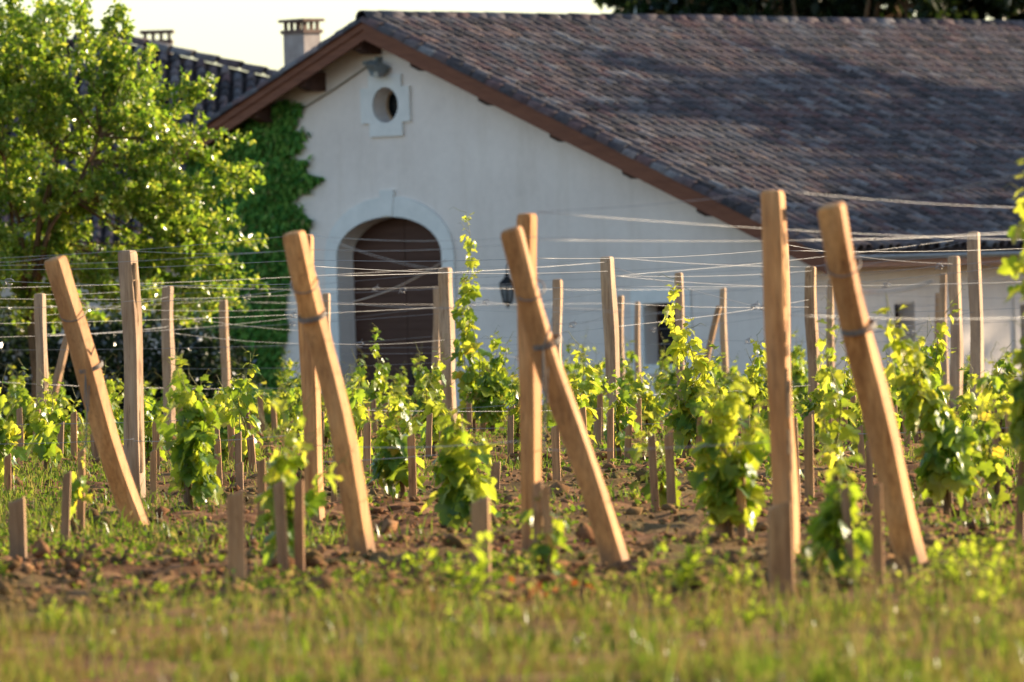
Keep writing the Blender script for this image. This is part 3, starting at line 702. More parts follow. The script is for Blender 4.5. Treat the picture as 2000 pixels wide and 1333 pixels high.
# ------------------------------------------------------------------ trees
def grow_tree(name, label, base, height, trunk_r, crown_c, crown_r, targets, seed, leaf_n, leaf_size, mat, bark=M_TRUNK, group=None, up=0.35, poly3=None):
    rt = random.Random(seed); rn = np.random.default_rng(seed)
    root = empty(name, base); tag(root, label, 'tree', group)
    B = Vector(base); C = Vector(crown_c) - B; CRr = Vector(crown_r)
    mb = MB(); fork = Vector((rt.uniform(-.1, .1), rt.uniform(-.1, .1), max(0.6, C.z - CRr.z * 0.75)))
    mb.tube([(0, 0, -0.2), fork * 0.5 + Vector((0.05, 0, 0)), fork], [trunk_r * 1.25, trunk_r, trunk_r * 0.85], 9)
    mb.build('trunk', bark, root, True)
    twigs = []; mb = MB()
    def sph():
        while True:
            v = Vector((rt.uniform(-1, 1), rt.uniform(-1, 1), rt.uniform(-1, 1)))
            if 0.25 < v.length < 1: return v
    limbs = []
    for q in range(9):
        v = sph(); v.z = abs(v.z) * rt.uniform(-.1, 1); e = C + Vector((v.x * CRr.x, v.y * CRr.y, v.z * CRr.z)) * 0.72
        m = fork.lerp(e, 0.5) + Vector((rt.uniform(-.2, .2), rt.uniform(-.2, .2), rt.uniform(0, .3)))
        pts = [fork, fork.lerp(m, .6), m, m.lerp(e, .6), e]
        mb.tube(pts, [trunk_r * .55, trunk_r * .45, trunk_r * .34, trunk_r * .22, trunk_r * .1], 6); limbs += pts[1:]
    tg = [Vector(t) - B for t in targets]
    for q in range(110 if poly3 is None else 0):
        v = sph(); v = v.normalized() * rt.uniform(0.55, 1.0); tg.append(C + Vector((v.x * CRr.x, v.y * CRr.y, v.z * CRr.z)))
    if poly3 is not None: tg += [Vector(t) - B for t in poly3]
    for e in tg:
        s = min(limbs, key=lambda p: (p - e).length + rt.uniform(0, .5)); m = s.lerp(e, .5) + Vector((rt.uniform(-.15, .15), rt.uniform(-.15, .15), rt.uniform(-.05, .2)))
        mb.tube([s, m, e], [trunk_r * .14, trunk_r * .09, trunk_r * .03], 4)
        twigs.append((s.lerp(m, .5), m, 0.5)); twigs.append((m, e, 1.0))
        for z in range(5):
            p = m.lerp(e, rt.uniform(-.3, .85)); L = rt.uniform(.25, .6) * min(1.6, max(.8, CRr.x / 2.4)); dirv = ((e - m).normalized() * .8 + Vector((rt.uniform(-1, 1), rt.uniform(-1, 1), rt.uniform(-.5, 1)))).normalized()
            twigs.append((p, p + dirv * L, 1.0))
    mb.build('branches', bark, root, True)
    A = np.array([t[0] for t in twigs]); Bq = np.array([t[1] for t in twigs]); w = np.linalg.norm(Bq - A, axis=1) * np.array([t[2] for t in twigs]); w /= w.sum()
    k = rn.choice(len(twigs), leaf_n, p=w); f = rn.uniform(0, 1.03, leaf_n)[:, None]
    P = A[k] * (1 - f) + Bq[k] * f + rn.normal(0, .035 * CRr.x / 2.4, (leaf_n, 3))
    V, Fc = leaf_cloud(P, leaf_size, rn, up)
    o = obj('crown', mesh_np('crown', V, Fc, mat), root); o['kind'] = 'stuff'
    return root
TY = 88.0
def tw(px, py, dy=0.0): return at_depth(px, py, TY + dy)
tb = tw(70, 700); tc = tw(60, 330)
sprigs = [tw(415, 158), tw(405, 185), tw(290, 118), tw(430, 265, -.4), tw(475, 352), tw(462, 372, .3), tw(440, 330), tw(470, 440), tw(455, 470), tw(500, 480, .3), tw(520, 560), tw(480, 600),
          tw(250, 40), tw(215, 25), tw(225, 75), tw(330, 250, -.5), tw(420, 400), tw(445, 520), tw(400, 570), tw(350, 620), tw(280, 630), tw(160, 20), tw(320, 180, .4)]
tpoly = [(-330, -120), (150, -90), (185, 15), (225, 90), (255, 150), (300, 200), (320, 260), (345, 310), (425, 350), (425, 410), (465, 470), (475, 570), (430, 640), (-330, 650)]
rtp = random.Random(12); cand = []
while len(cand) < 230:
    x, y = rtp.uniform(-330, 500), rtp.uniform(-120, 650)
    if in_poly(np.array([x]), np.array([y]), tpoly)[0]:
        cand.append(tw(x, y, rtp.uniform(-1.5, 1.5) * math.sqrt(max(.1, 1 - ((x - 40) / 520) ** 2))))
grow_tree('fruit_tree', 'leafy green fruit tree sunlit from behind, in front of the creeper', (tb.x, TY, gz(tb.x, TY)), 6, 0.085, tc, (2.25, 1.9, 2.35), sprigs, 4, 74000, 0.092, M_TREELEAF, poly3=cand)
# dark trees beyond the long roof
r_ = random.Random(21)
tl = ['tall dark tree beyond the roof ridge, standing nearest the open sky', 'dense dark tree filling the top corner beyond the long roof']
for k, (px, Y, hh, rr) in enumerate(((1400, 152, 15, 3.2), (1610, 150, 17, 4.4), (2160, 146, 17, 5.0), (1880, 151, 17, 4.6))):
    b = at_depth(px, 560, Y)
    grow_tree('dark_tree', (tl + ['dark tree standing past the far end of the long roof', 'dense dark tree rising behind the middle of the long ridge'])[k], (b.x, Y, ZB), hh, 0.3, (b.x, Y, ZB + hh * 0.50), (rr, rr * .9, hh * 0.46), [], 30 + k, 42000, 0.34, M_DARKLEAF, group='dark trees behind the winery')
for k, (x, y, hh, rr) in enumerate(((21, 143, 18, 5.2), (29, 136, 18, 5.2), (35, 127, 19, 5.0), (41, 117, 15, 4.6), (38, 121, 18, 4.4), (47, 112, 15, 4.4))):  # row out of view, placed and sized to shade the roof and side wall
    grow_tree('dark_tree', 'unseen dark tree in the row past the winery, placed to shade it', (x, y, ZB), hh, 0.3, (x, y, ZB + hh * 0.55), (rr, rr, hh * 0.45), [], 40 + k, 26000, 0.42, M_DARKLEAF, group='dark trees behind the winery')
# dark shrubs in the shade under the tree
def shrub(name, label, cx, cy, z0, rx, ry, h, n, size, mat, seed, group=None):
    rn = np.random.default_rng(seed); root = empty(name, (cx, cy, z0)); tag(root, label, 'shrub', group)
    v = rn.normal(size=(n, 3)); v /= np.linalg.norm(v, axis=1)[:, None]; rad = rn.uniform(0.72, 1.0, n)[:, None] * (0.82 + 0.3 * fbm(v[:, 0] * 3 + seed, v[:, 2] * 3 + v[:, 1] * 2, seed, 3))[:, None]
    P = v * rad * np.array([rx, ry, h * .55]); P[:, 2] += h * .5; P = P[P[:, 2] > 0.02]
    V, Fc = leaf_cloud(P, size, rn, 0.3); o = obj('foliage', mesh_np('foliage', V, Fc, mat), root); o['kind'] = 'stuff'
    mb = MB()
    for q in range(6): a = q * 1.05; mb.tube([(0, 0, -.05), (rx * .3 * math.cos(a), ry * .3 * math.sin(a), h * .45), (rx * .5 * math.cos(a), ry * .5 * math.sin(a), h * .75)], [.03, .02, .008], 5)
    mb.build('stems', M_TRUNK, root); return root
for k, (px, Y, rx, h) in enumerate(((-60, 101, 1.6, 2.6), (110, 102, 1.7, 2.5), (270, 101.5, 1.5, 2.4), (390, 101, 1.0, 2.0))):
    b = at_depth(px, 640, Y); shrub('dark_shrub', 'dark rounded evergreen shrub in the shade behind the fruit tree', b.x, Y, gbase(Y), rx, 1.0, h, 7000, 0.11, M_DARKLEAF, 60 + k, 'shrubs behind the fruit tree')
b = at_depth(485, 700, 100); shrub('clipped_shrub', 'low soft green shrub at the foot of the creeper', b.x, 100, gbase(100), 0.65, 0.55, 1.15, 5000, 0.07, M_IVY, 70)
b = at_depth(375, 745, 99); fl_ = shrub('flowering_shrub', 'low purple flowering plant beside the dark shrubs', b.x, 99, gbase(99), 0.28, 0.25, 0.6, 500, 0.06, mat_plain('purple_petal', (0.25, 0.10, 0.35)), 71)

# ------------------------------------------------------------------ posts
def post(name, label, base, top, w, seed, mat=M_POST, group=None, sq=0.6, ang=None, cat='post', rings=15, k=12, bow=0.012):
    rp = random.Random(seed); base = Vector(base); top = Vector(top)
    ax = (top - base); Lh = ax.length; axn = ax.normalized()
    sx = axn.cross(Vector((0, 1, 0))).normalized(); sy = axn.cross(sx) ; sx = -sx if sx.x < 0 else sx; sy = -sy if sy.y < 0 else sy
    a0 = ang if ang is not None else rp.uniform(-.50, -.32)
    prof = []
    cn = .62 + .26 * sq
    for x_, y_ in ((1, -cn), (1.02, 0), (1, cn), (cn, 1), (0, 1.02), (-cn, 1), (-1, cn), (-1.02, 0), (-1, -cn), (-cn, -1), (0, -1.02), (cn, -1)):
        prof.append((math.atan2(y_, x_), math.hypot(x_, y_) * .93 * rp.uniform(.98, 1.02)))
    ph1, ph2 = rp.uniform(0, 6), rp.uniform(0, 6)
    V = []; Fc = []
    hs = [-0.08 / Lh] + [i / (rings - 1) * (1 - 0.03 / Lh) for i in range(rings)] + [1 - 0.008 / Lh, 1.0]
    for i, h in enumerate(hs):
        sc_ = 1.0 + 0.06 * (0.5 - h) + 0.035 * math.sin(h * 9 + ph1)
        if i == len(hs) - 2: sc_ *= 0.93
        if i == len(hs) - 1: sc_ *= 0.80
        off = sx * (bow * math.sin(h * 3.1 + ph1) + bow * .5 * math.sin(h * 8 + ph2)) + sy * bow * math.sin(h * 4 + ph2)
        p = ax * h + off
        for j, (a, rr) in enumerate(prof):
            q = a + a0 + 0.12 * math.sin(h * 2 + ph2); jit = 1 + 0.018 * math.sin(h * 13 + j * 2.1 + ph1) + rp.uniform(-.008, .008)
            V.append(p + (sx * math.cos(q) + sy * math.sin(q)) * (w / 2 * rr * sc_ * jit))
    n = len(hs)
    for i in range(n - 1):
        for j in range(k): Fc.append((i * k + j, i * k + (j + 1) % k, (i + 1) * k + (j + 1) % k, (i + 1) * k + j))
    V.append(ax * 1.0 + axn * 0.004); c = len(V) - 1
    mb = MB(); mb.v = [tuple(v) for v in V]; mb.f = Fc + [((n - 1) * k + j, (n - 1) * k + (j + 1) % k, c) for j in range(k)]
    o = mb.build(name, mat, None, True, base); tag(o, label, cat, group)
    for p in o.data.polygons[-k:]: p.use_smooth = False
    try: o.data.set_sharp_from_angle(angle=R(26))
    except Exception: pass
    return o, ax, sx, sy
def binding(po, h, w, tilt=0.0, twist=3):
    o, ax, sx, sy = po; p0 = ax * h; axn = ax.normalized(); mb = MB()
    for q in range(twist):
        pts = []
        for a in np.linspace(0, 2 * math.pi, 15):
            pts.append(p0 + axn * (q * 0.009 + tilt * math.sin(a) * w) + (sx * math.cos(a) + sy * math.sin(a)) * (w * .62))
        mb.tube(pts, 0.004, 5, False)
    b = mb.build('wire_binding', M_WIRED, o, True); return b
def gpt(x, Y): return Vector((x, Y, gz(x, Y)))
def upright(xt, yt, xb, Y, wpx, **kw):
    top = at_depth(xt, yt, Y); b = at_depth(xb, yt + 300, Y); base = Vector((b.x, Y, gz(b.x, Y)))
    # follow the photographed lean
    hpx = (top.z - base.z) * F / Y; kx = (xb - xt) / 400.0
    bx = at_depth(xt + kx * hpx, yt + hpx, Y).x; base = Vector((bx, Y, gz(bx, Y)))
    return post(base=base, top=top, w=wpx * Y / F, **kw), top, base
G_UP = 'upright trellis posts'
UPS = {}
def U(key, label, xt, yt, xb, Y, wpx, seed, **kw):
    kw.setdefault('mat', M_POST2); kw.setdefault('group', G_UP)
    po, top, base = upright(xt, yt, xb, Y, wpx, name='trellis_post', label=label, seed=seed, **kw); UPS[key] = (po, top, base); return po
p1 = U('A', 'upright split post with a strip of brown bark, behind the leftmost leaning post', 250, 490, 262, 47.5, 34, 1, sq=.5)
p2 = U('B', 'pale upright post mostly hidden behind a leaning post, before the arched door', 600, 459, 611, 42.0, 32, 2, sq=.55, mat=M_POST)
p3 = U('C', 'upright post crossed by a leaning post, right of the tall vine shoot', 1032, 418, 1038, 35.2, 36, 3, sq=.6, mat=M_POST)
p4 = U('D', 'tallest upright squared post, just left of the orange leaning post against the roof', 1511, 373, 1522, 33.6, 44, 4, sq=.85, ang=-.44, mat=M_POST)
U('E', 'sharp upright weathered post with dark specks before the cream gable wall', 1189, 502, 1200, 65, 25, 5, sq=.6)
U('F', 'sharp upright post standing beside the tall thin vine shoot', 872, 523, 880, 72, 25, 6, sq=.7)
U('G', 'slim upright post right behind the post beside the tall vine shoot', 852, 560, 854, 82, 15, 7)
U('H', 'slim upright post standing behind the tall crossed posts, before the blank plaster', 1086, 546, 1089, 76, 18, 8)
U('I', 'upright post in front of the fruit tree, carrying a leafy shoot at its foot', 329, 559, 333, 72, 21, 9)
U('J', 'thin upright post before the dark shrubs and the creeper', 436, 586, 444, 86, 16, 10)
U('K', 'slim upright post standing left of the leftmost leaning post', 76, 574, 90, 66, 20, 11)
U('L', 'short upright post partly hidden behind the leaning post before the door', 638, 573, 640, 78, 15, 12)
U('M', 'thin far post left of the small gable window', 1213, 578, 1217, 90, 12, 13)
U('N', 'thin far post at the stone edge of the small gable window', 1246, 590, 1246, 93, 10, 14)
U('O', 'upright post behind a bright yellow green shoot by the small gable window', 1328, 533, 1331, 74, 16, 15)
U('P', 'thin far post beside a pale slanting prop before the gable corner', 1414, 563, 1418, 88, 12, 16)
U('Q', 'sharp upright post between the tallest post and the orange leaning post', 1585, 521, 1592, 70, 22, 17)
U('R', 'thin post half hidden behind the orange leaning post', 1621, 547, 1624, 84, 14, 18)
U('S', 'upright post almost hidden behind the tallest squared post', 1534, 476, 1537, 60, 16, 19)
U('T', 'short far post left of the two tall posts before the side wall', 1843, 534, 1845, 86, 14, 20)
U('V', 'upright post with a rounded top, draped by a vine, before the side wall', 1862, 501, 1872, 73, 22, 22)
U('W', 'tall upright rough edged post rising above the gutter line', 1903, 453, 1907, 70, 24, 23, sq=.7)
U('X', 'very short far post beside the side window', 1829, 573, 1829, 92, 9, 24)
# bark strips
for key, s0 in (('A', 1), ('D', 4)):
    po, top, base = UPS[key]; o, ax, sx, sy = po; w = (34 * 47.5 if key == 'A' else 44 * 33.6) / F
    rp = random.Random(s0); V = []; Fc = []; n = 26
    for i in range(n):
        h = 0.12 + 0.83 * i / (n - 1)
        for j, a in enumerate((-62, -50, -36, -20)):
            q = R(a); rr = w * (.57 + .06 * rp.random()) * (1.0 if j in (1, 2) else .93)
            V.append(tuple(ax * h + (sx * math.cos(q) + sy * math.sin(q)) * rr))
    for i in range(n - 1):
        for j in range(3):
            if rp.random() < (.88 if key == 'A' else .6): Fc.append((i * 4 + j, i * 4 + j + 1, (i + 1) * 4 + j + 1, (i + 1) * 4 + j))
    mb = MB(); mb.v = V; mb.f = Fc; mb.build('bark_strip', M_BARK, o, True)
# leaning brace posts
LEAN = {}
def lean(key, label, xt, yt, xb, yb, wpx, seed, dy=0.0, sq=.25, **kw):
    b = on_ground(xb, yb); b.z = gz(b.x, b.y) ; t = at_depth(xt, yt, b.y + dy)
    po = post('leaning_post', label, b, t, wpx * b.y / F, seed, M_POST, 'leaning end posts', sq=sq, cat='post', bow=.018, **kw); LEAN[key] = (po, t, b); return po
l1 = lean('a', 'orange brown leaning post bound with wire, in front of the fruit tree', 112, 503, 268, 1037, 43, 31, -.25)
l2 = lean('b', 'leaning post crossing a pale upright post before the arched door', 573, 455, 715, 1092, 43, 32, -.25)
l3 = lean('c', 'leaning post with sunlit edge crossing an upright right of the vine shoot', 998, 447, 1204, 1108, 46, 33, -.25)
l4 = lean('d', 'thick dark orange leaning post set against the tile roof', 1619, 402, 1790, 1112, 54, 34, -.3)
for po, hs, w in ((l1, (.60, .805), .142), (l2, (.74, .845), .12), (l3, (.66, .82), .122), (l4, (.66, .84), .135)):
    for q, h in enumerate(hs): binding(po, h, w, .35 if q else .08, 1 if q else 3)
for po, h, dz in ((l1, .60, .46), (l3, .66, .5)):
    o, ax, sx, sy = po; w = .13; p = ax * h + (sx * -.3 - sy * .95) * w * .62
    mb = MB(); mb.tube([p + Vector((.06, 0, .15)), p, p + Vector((.004, .0, -dz * .5)), p + Vector((-.012, 0, -dz))], .0045, 5)
    mb.tube([p, p + Vector((-.012, 0, -dz * .4)), p + Vector((.012, 0, -dz * .55)), p + Vector((.02, 0, -dz * .2))], .0035, 5); mb.build('rope_tail', M_WIRED, o)
# far slanting props
for lab, a, b, Y, w in (('pale slanting prop beside a thin far post before the gable', (1404, 598), (1381, 690), 86, 11), ('grey slanting prop between the leftmost upright and leaning posts', (134, 650), (98, 800), 74, 15)):
    t = at_depth(*a, Y); b_ = at_depth(*b, Y); k = (gz(b_.x, Y) - t.z) / (b_.z - t.z); bb = t.lerp(b_, k)
    post('slanting_prop', lab, bb, t, w * Y / F, 77 + int(Y), M_STAKEG, 'slanting props')

# ------------------------------------------------------------------ short stakes
G_ST = 'short stakes beside the vines'
rs = random.Random(8)
def stake(px, yt, yb, wpx, grey=False, label=None, fat=False):
    b = on_ground(px, yb); Y = b.y; b.z = gz(b.x, Y); t = at_depth(px - (yb - yt) * .02, yt, Y)
    w = wpx * Y / F; d = w * (.8 if fat else .7); h = max(.12, t.z - b.z)
    if not fat: d = min(d, .045)
    mb = MB(); a = rs.uniform(-.5, -.2); lx, ly = t.x - b.x + rs.uniform(-.03, .03) * (not fat), rs.uniform(-.03, .03); V = []
    for zz_, s in ((-.08, 1.0), (h * .5, 1.0), (h - .012, .98), (h, .86)):
        for q in range(8):
            an = a + q * math.pi / 4 + math.pi / 8; rr = 1.0 + rs.uniform(-.05, .05)
            cx_, cy_ = math.cos(an), math.sin(an); sx_ = math.copysign(min(1, abs(cx_) * 1.25), cx_); sy_ = math.copysign(min(1, abs(cy_) * 1.25), cy_)
            k = max(0, zz_) / h; tp = (sx_ * .012 + rs.uniform(-.006, .006)) * (zz_ > h * .9); V.append((lx * k + sx_ * w / 2 * s * rr, ly * k + sy_ * d / 2 * s * rr, zz_ + tp))
    mb.v = V; mb.f = [(i * 8 + j, i * 8 + (j + 1) % 8, (i + 1) * 8 + (j + 1) % 8, (i + 1) * 8 + j) for i in range(3) for j in range(8)] + [tuple(24 + j for j in range(8))]
    o = mb.build('wooden_stake', M_STAKEG if grey else M_STAKE, None, False, b)
    if label is None: label = 'thin greyish wooden stake beside a young vine' if grey else 'thin brown wooden stake beside a young vine'
    tag(o, label, 'stake', G_ST if not fat else 'stout short stakes at the row ends')
stake(36, 975, 1105, 34, True, 'stout dark short stake in green grass left of the leaning posts', True)
stake(463, 964, 1145, 36, False, 'stout short stake between the first two leaning posts', True)
stake(941, 975, 1165, 38, False, 'stout short stake with clean sawn top near a bright leafy weed', True)
stake(1526, 985, 1168, 50, False, 'thickest short stake directly in front of the tallest squared post', True)
stake(1716, 950, 1155, 22, False, 'short slender stake just left of the orange leaning post base', True)
for s in ((125, 925, 1075, 18, 1), (157, 880, 1045, 15, 0), (300, 880, 990, 13, 0), (365, 905, 1002, 15, 1), (468, 905, 965, 15, 1), (511, 900, 1050, 17, 0), (556, 943, 1130, 22, 1), (585, 940, 1125, 20, 0),
          (777, 860, 985, 14, 1), (807, 850, 990, 16, 0), (1088, 833, 950, 17, 0), (1192, 800, 920, 13, 0), (1281, 853, 1000, 16, 1), (1313, 848, 1000, 18, 0), (1052, 942, 1138, 20, 1), (1077, 952, 1138, 16, 0),
          (1166, 798, 885, 15, 1), (1411, 925, 1065, 20, 1), (1449, 930, 1065, 18, 0), (1557, 818, 990, 16, 1), (1581, 814, 990, 19, 0), (1647, 765, 850, 13, 0), (1623, 790, 865, 11, 0), (716, 772, 840, 9, 0), (506, 793, 850, 10, 0),
          (487, 800, 850, 9, 1), (15, 890, 975, 14, 0), (1664, 955, 1140, 18, 1), (1003, 795, 880, 15, 1), (651, 890, 985, 11, 1), (184, 846, 900, 10, 1), (568, 798, 860, 11, 1), (587, 800, 862, 11, 0), (1247, 780, 860, 13, 0), (1222, 782, 860, 12, 1),
          (1340, 800, 900, 13, 1), (1362, 815, 905, 13, 0), (95, 800, 885, 10, 0), (240, 870, 960, 11, 1), (430, 860, 950, 11, 0), (1700, 860, 990, 14, 1), (1855, 860, 1010, 15, 1), (1880, 880, 1010, 15, 0), (1990, 900, 1080, 18, 1), (900, 810, 880, 11, 1), (965, 905, 965, 20, 1),
          (825, 790, 850, 10, 0), (1130, 770, 830, 9, 1), (1490, 790, 870, 11, 1), (1770, 800, 880, 11, 0), (1935, 800, 870, 10, 1), (620, 770, 820, 8, 1), (380, 790, 850, 9, 1), (40, 790, 860, 9, 1)):
    stake(s[0], s[1], s[2], s[3], bool(s[4]))

rs2 = random.Random(31)
for px, yb in [(m_, y_) for m_, y_ in ((200, 905), (290, 920), (480, 930), (640, 880), (700, 930), (850, 900), (1010, 900), (1130, 900), (1210, 900), (1395, 900), (1520, 900), (1700, 920), (1760, 860), (1960, 880), (930, 850), (745, 850), (1160, 860), (130, 900), (55, 890), (440, 910), (525, 850), (690, 880), (1470, 860), (1600, 880), (1660, 860), (1800, 870), (235, 880), (345, 850))]:
    q = (yb - 590) / 300
    stake(px - 13 * q, yb - rs2.uniform(70, 95) * q, yb + 3, 12 * q, True); stake(px + 14 * q, yb - rs2.uniform(65, 100) * q, yb + 5, 13 * q, False)
# ------------------------------------------------------------------ trellis wires
WLAB = ['thin galvanised trellis wire strung across the vine rows', 'trellis wires']
def wire(p, q, r=0.0030, sag=0.012, clip=None, mat=M_WIRE):
    p, q = Vector(p), Vector(q); n = 13; mb = MB(); L = (q - p).length
    pts = [(p.lerp(q, i / (n - 1)) - p) + Vector((0, 0, -sag * math.sqrt(L) * math.sin(math.pi * i / (n - 1)))) for i in range(n)]
    mb.tube(pts, r, 5)
    o = mb.build('trellis_wire', mat, None, True, p); tag(o, WLAB[0], 'wire', WLAB[1])
    if clip is not None:
        c = pts[int(clip * (n - 1))]; m2 = MB(); rc = random.Random(int(p.x * 991) + 5)
        for q_ in range(2):
            pts2 = [c + Vector((.035 * math.cos(a) + .012 * q_, .01 * math.sin(2 * a), .026 * math.sin(a) + rc.uniform(-.008, .008))) for a in np.linspace(0, 5.2, 9)]
            m2.tube(pts2, .0038, 4)
        m2.tube([c + Vector((-.05, 0, -.03)), c, c + Vector((.03, 0, .055))], .0035, 4); m2.build('wire_clip', M_WIRE, o)
    return o
def wpx(x0, y0, Y0, x1, y1, Y1, r=0.0030, clip=None, sag=.01): return wire(at_depth(x0, y0, Y0), at_depth(x1, y1, Y1), r, sag, clip)
WLAB[:] = ['upper trellis wire strung between the tall upright and leaning posts', 'upper wires of the leaning post rows']
for a in ((1640, 398, 32, 2120, 312, 25), (1050, 414, 35.2, 1512, 374, 33.6), (1534, 374, 33.6, 2100, 408, 37), (1050, 415, 35.2, 2090, 472, 39), (600, 460, 42, 1000, 466, 36), (1040, 469, 35.5, 2090, 452, 44),
          (-80, 520, 47, 560, 490, 42), (262, 491, 47.5, 610, 487, 42), (610, 488, 42, 1000, 478, 38), (612, 456, 38, 905, 538, 30), (1010, 462, 35.2, 1505, 466, 33.6), (1540, 470, 33.6, 2090, 444, 36),
          (-80, 512, 44, 110, 502, 41), (-80, 607, 47, 262, 588, 47), (262, 590, 47, 612, 560, 42), (612, 586, 42, 1040, 600, 35), (1040, 600, 35, 1512, 614, 33.6), (1690, 568, 32, 2100, 520, 28), (1540, 616, 33.6, 2090, 618, 36)): wpx(*a, r=0.0015)
WLAB[:] = ['frayed rope end trailing from the thick orange leaning post', 'rope ends']
wpx(1690, 571, 31.8, 1822, 550, 29, .006)
WLAB[:] = ['twisted wire crossing the arched door behind the leaning post', 'wires across the door']
wpx(690, 590, 40, 872, 508, 33, .003); 
WLAB[:] = ['thin galvanised trellis wire strung between the slim posts before the building', 'wires between the slim posts']
for a in ((-80, 508, 66, 560, 462, 60, None), (-80, 565, 66, 872, 524, 72, None), (872, 524, 72, 1189, 503, 65, None), (1189, 503, 65, 1585, 522, 70, None), (1585, 522, 70, 1903, 453, 70, None), (1903, 453, 70, 2090, 462, 66, None),
          (-80, 583, 66, 640, 574, 78, .76), (640, 574, 78, 1086, 547, 76, .35), (1086, 547, 76, 1328, 534, 74, None), (1328, 534, 74, 1862, 501, 73, None), (1862, 501, 73, 2090, 556, 72, None), (76, 576, 66, 329, 560, 72, None),
          (329, 560, 72, 852, 561, 82, .83), (852, 561, 82, 1414, 564, 88, .45), (1189, 520, 65, 1500, 605, 66, .92), (1189, 540, 65, 1862, 470, 73, None), (1534, 478, 60, 1862, 516, 73, None), (1585, 540, 70, 2090, 495, 68, .55),
          (-80, 634, 66, 872, 600, 72, .68), (872, 602, 72, 1189, 570, 65, None), (1189, 592, 65, 1585, 600, 70, .75), (1585, 560, 70, 2090, 505, 66, .2), (-80, 660, 66, 329, 640, 72, None), (329, 645, 72, 872, 612, 72, None),
          (-80, 684, 66, 640, 672, 66, None), (640, 672, 66, 872, 664, 72, .3), (872, 664, 72, 1189, 640, 65, None), (1189, 640, 65, 1585, 585, 70, None), (-80, 545, 60, 600, 555, 50, .2), (600, 520, 50, 1189, 530, 65, None), (872, 545, 72, 1585, 505, 70, .33),
          (1189, 560, 65, 2090, 548, 70, .6), (1585, 612, 70, 2090, 598, 70, None), (1585, 640, 70, 2090, 622, 72, None), (-80, 600, 72, 436, 587, 86, None), (436, 590, 86, 1246, 592, 93, .6), (1414, 566, 88, 2090, 585, 88, None), (640, 540, 60, 1189, 512, 65, None),
          (1534, 490, 60, 2090, 482, 66, None), (1050, 505, 50, 1534, 486, 60, None), (-80, 528, 56, 600, 508, 52, None), (600, 508, 52, 1050, 505, 50, None)): wpx(*a[:6], r=.0021, clip=a[6])
rww = random.Random(44)
anch = [('K', 'I'), ('I', 'F'), ('F', 'E'), ('E', 'Q'), ('Q', 'W'), ('K', 'L'), ('L', 'H'), ('H', 'O'), ('O', 'V'), ('J', 'G'), ('G', 'M'), ('N', 'P'), ('P', 'T'), ('I', 'L'), ('H', 'E'), ('O', 'Q'), ('R', 'V')]
for a_, b_ in anch:
    for q in range(2):
        f0, f1 = rww.uniform(.05, .55), 0; f1 = min(.6, max(.03, f0 + rww.uniform(-.12, .12)))
        (ta, ba), (tb_, bb_) = UPS[a_][1:], UPS[b_][1:]; off_ = Vector((0, -.05, 0))
        wire(ta.lerp(ba, f0) + off_, tb_.lerp(bb_, f1) + off_, .0019, .012, rww.uniform(.2, .8) if rww.random() < .3 else None)
WLAB[:] = ['low trellis wire running through the vine leaves near the ground', 'low wires among the vines']
# low fruiting wires
for a in ((-80, 868, 47, 262, 858, 47), (262, 862, 47, 612, 846, 42), (612, 870, 42, 1040, 860, 35.2), (1040, 880, 35.2, 1515, 862, 33.6), (500, 905, 44, 900, 885, 42), (-80, 742, 70, 440, 760, 75), (440, 758, 75, 872, 752, 72), (872, 800, 66, 1190, 772, 65),
          (1190, 772, 65, 1590, 752, 70), (1590, 760, 70, 2090, 742, 70), (640, 800, 62, 1190, 800, 65), (1190, 752, 72, 1870, 742, 73), (-80, 830, 58, 500, 815, 56), (900, 838, 60, 1600, 812, 58), (1560, 850, 48, 2090, 828, 46)): wpx(*a, r=.0022)

# ------------------------------------------------------------------ vines
HALF = [(0, .05), (.10, -.07), (.20, -.13), (.33, -.10), (.40, -.01), (.47, .10), (.37, .21), (.50, .27), (.56, .38), (.55, .50), (.46, .56), (.29, .57), (.27, .72), (.17, .84), (.10, .93), (0, 1.02)]
def leaf_mesh(seed, mat, k=1.0):
    rl = random.Random(seed); pts = [(x * rl.uniform(.9, 1.08), y * rl.uniform(.95, 1.05)) for x, y in HALF] + [(-x * rl.uniform(.9, 1.08), y * rl.uniform(.95, 1.05)) for x, y in HALF[-2:0:-1]]
    cup = rl.uniform(-.5, .55); tw_ = rl.uniform(-.35, .35); dr = rl.uniform(.05, .4); ph = rl.uniform(0, 6)
    def zf(x, y): return cup * x * x - dr * max(0, y - .3) ** 2 + tw_ * x * (y - .3) + .06 * abs(x) + .035 * math.sin(7 * x + ph) + .03 * math.sin(8 * y + ph)
    cs = [(0, .33)] + [(x * .5, .33 + (y - .33) * .5) for x, y in pts]; n = len(pts)
    V = [(x, y, zf(x, y) - .02) for x, y in cs] + [(x, y, zf(x, y)) for x, y in pts]
    Fc = []
    mb = MB()
    for i in range(n):
        j = (i + 1) % n; Fc.append((0, 1 + i, 1 + j)); Fc.append((1 + i, 1 + n + i, 1 + n + j)); Fc.append((1 + i, 1 + n + j, 1 + j))
    return mesh_np('leaf', np.array(V), np.array(Fc), mat, True)
LEAF_M = [leaf_mesh(100 + i, M_LEAF) for i in range(8)]
LEAF_Y = [leaf_mesh(200 + i, M_LEAFY) for i in range(6)]
LEAF_O = [leaf_mesh(300 + i, M_LEAFW) for i in range(3)]
LEAFV = []
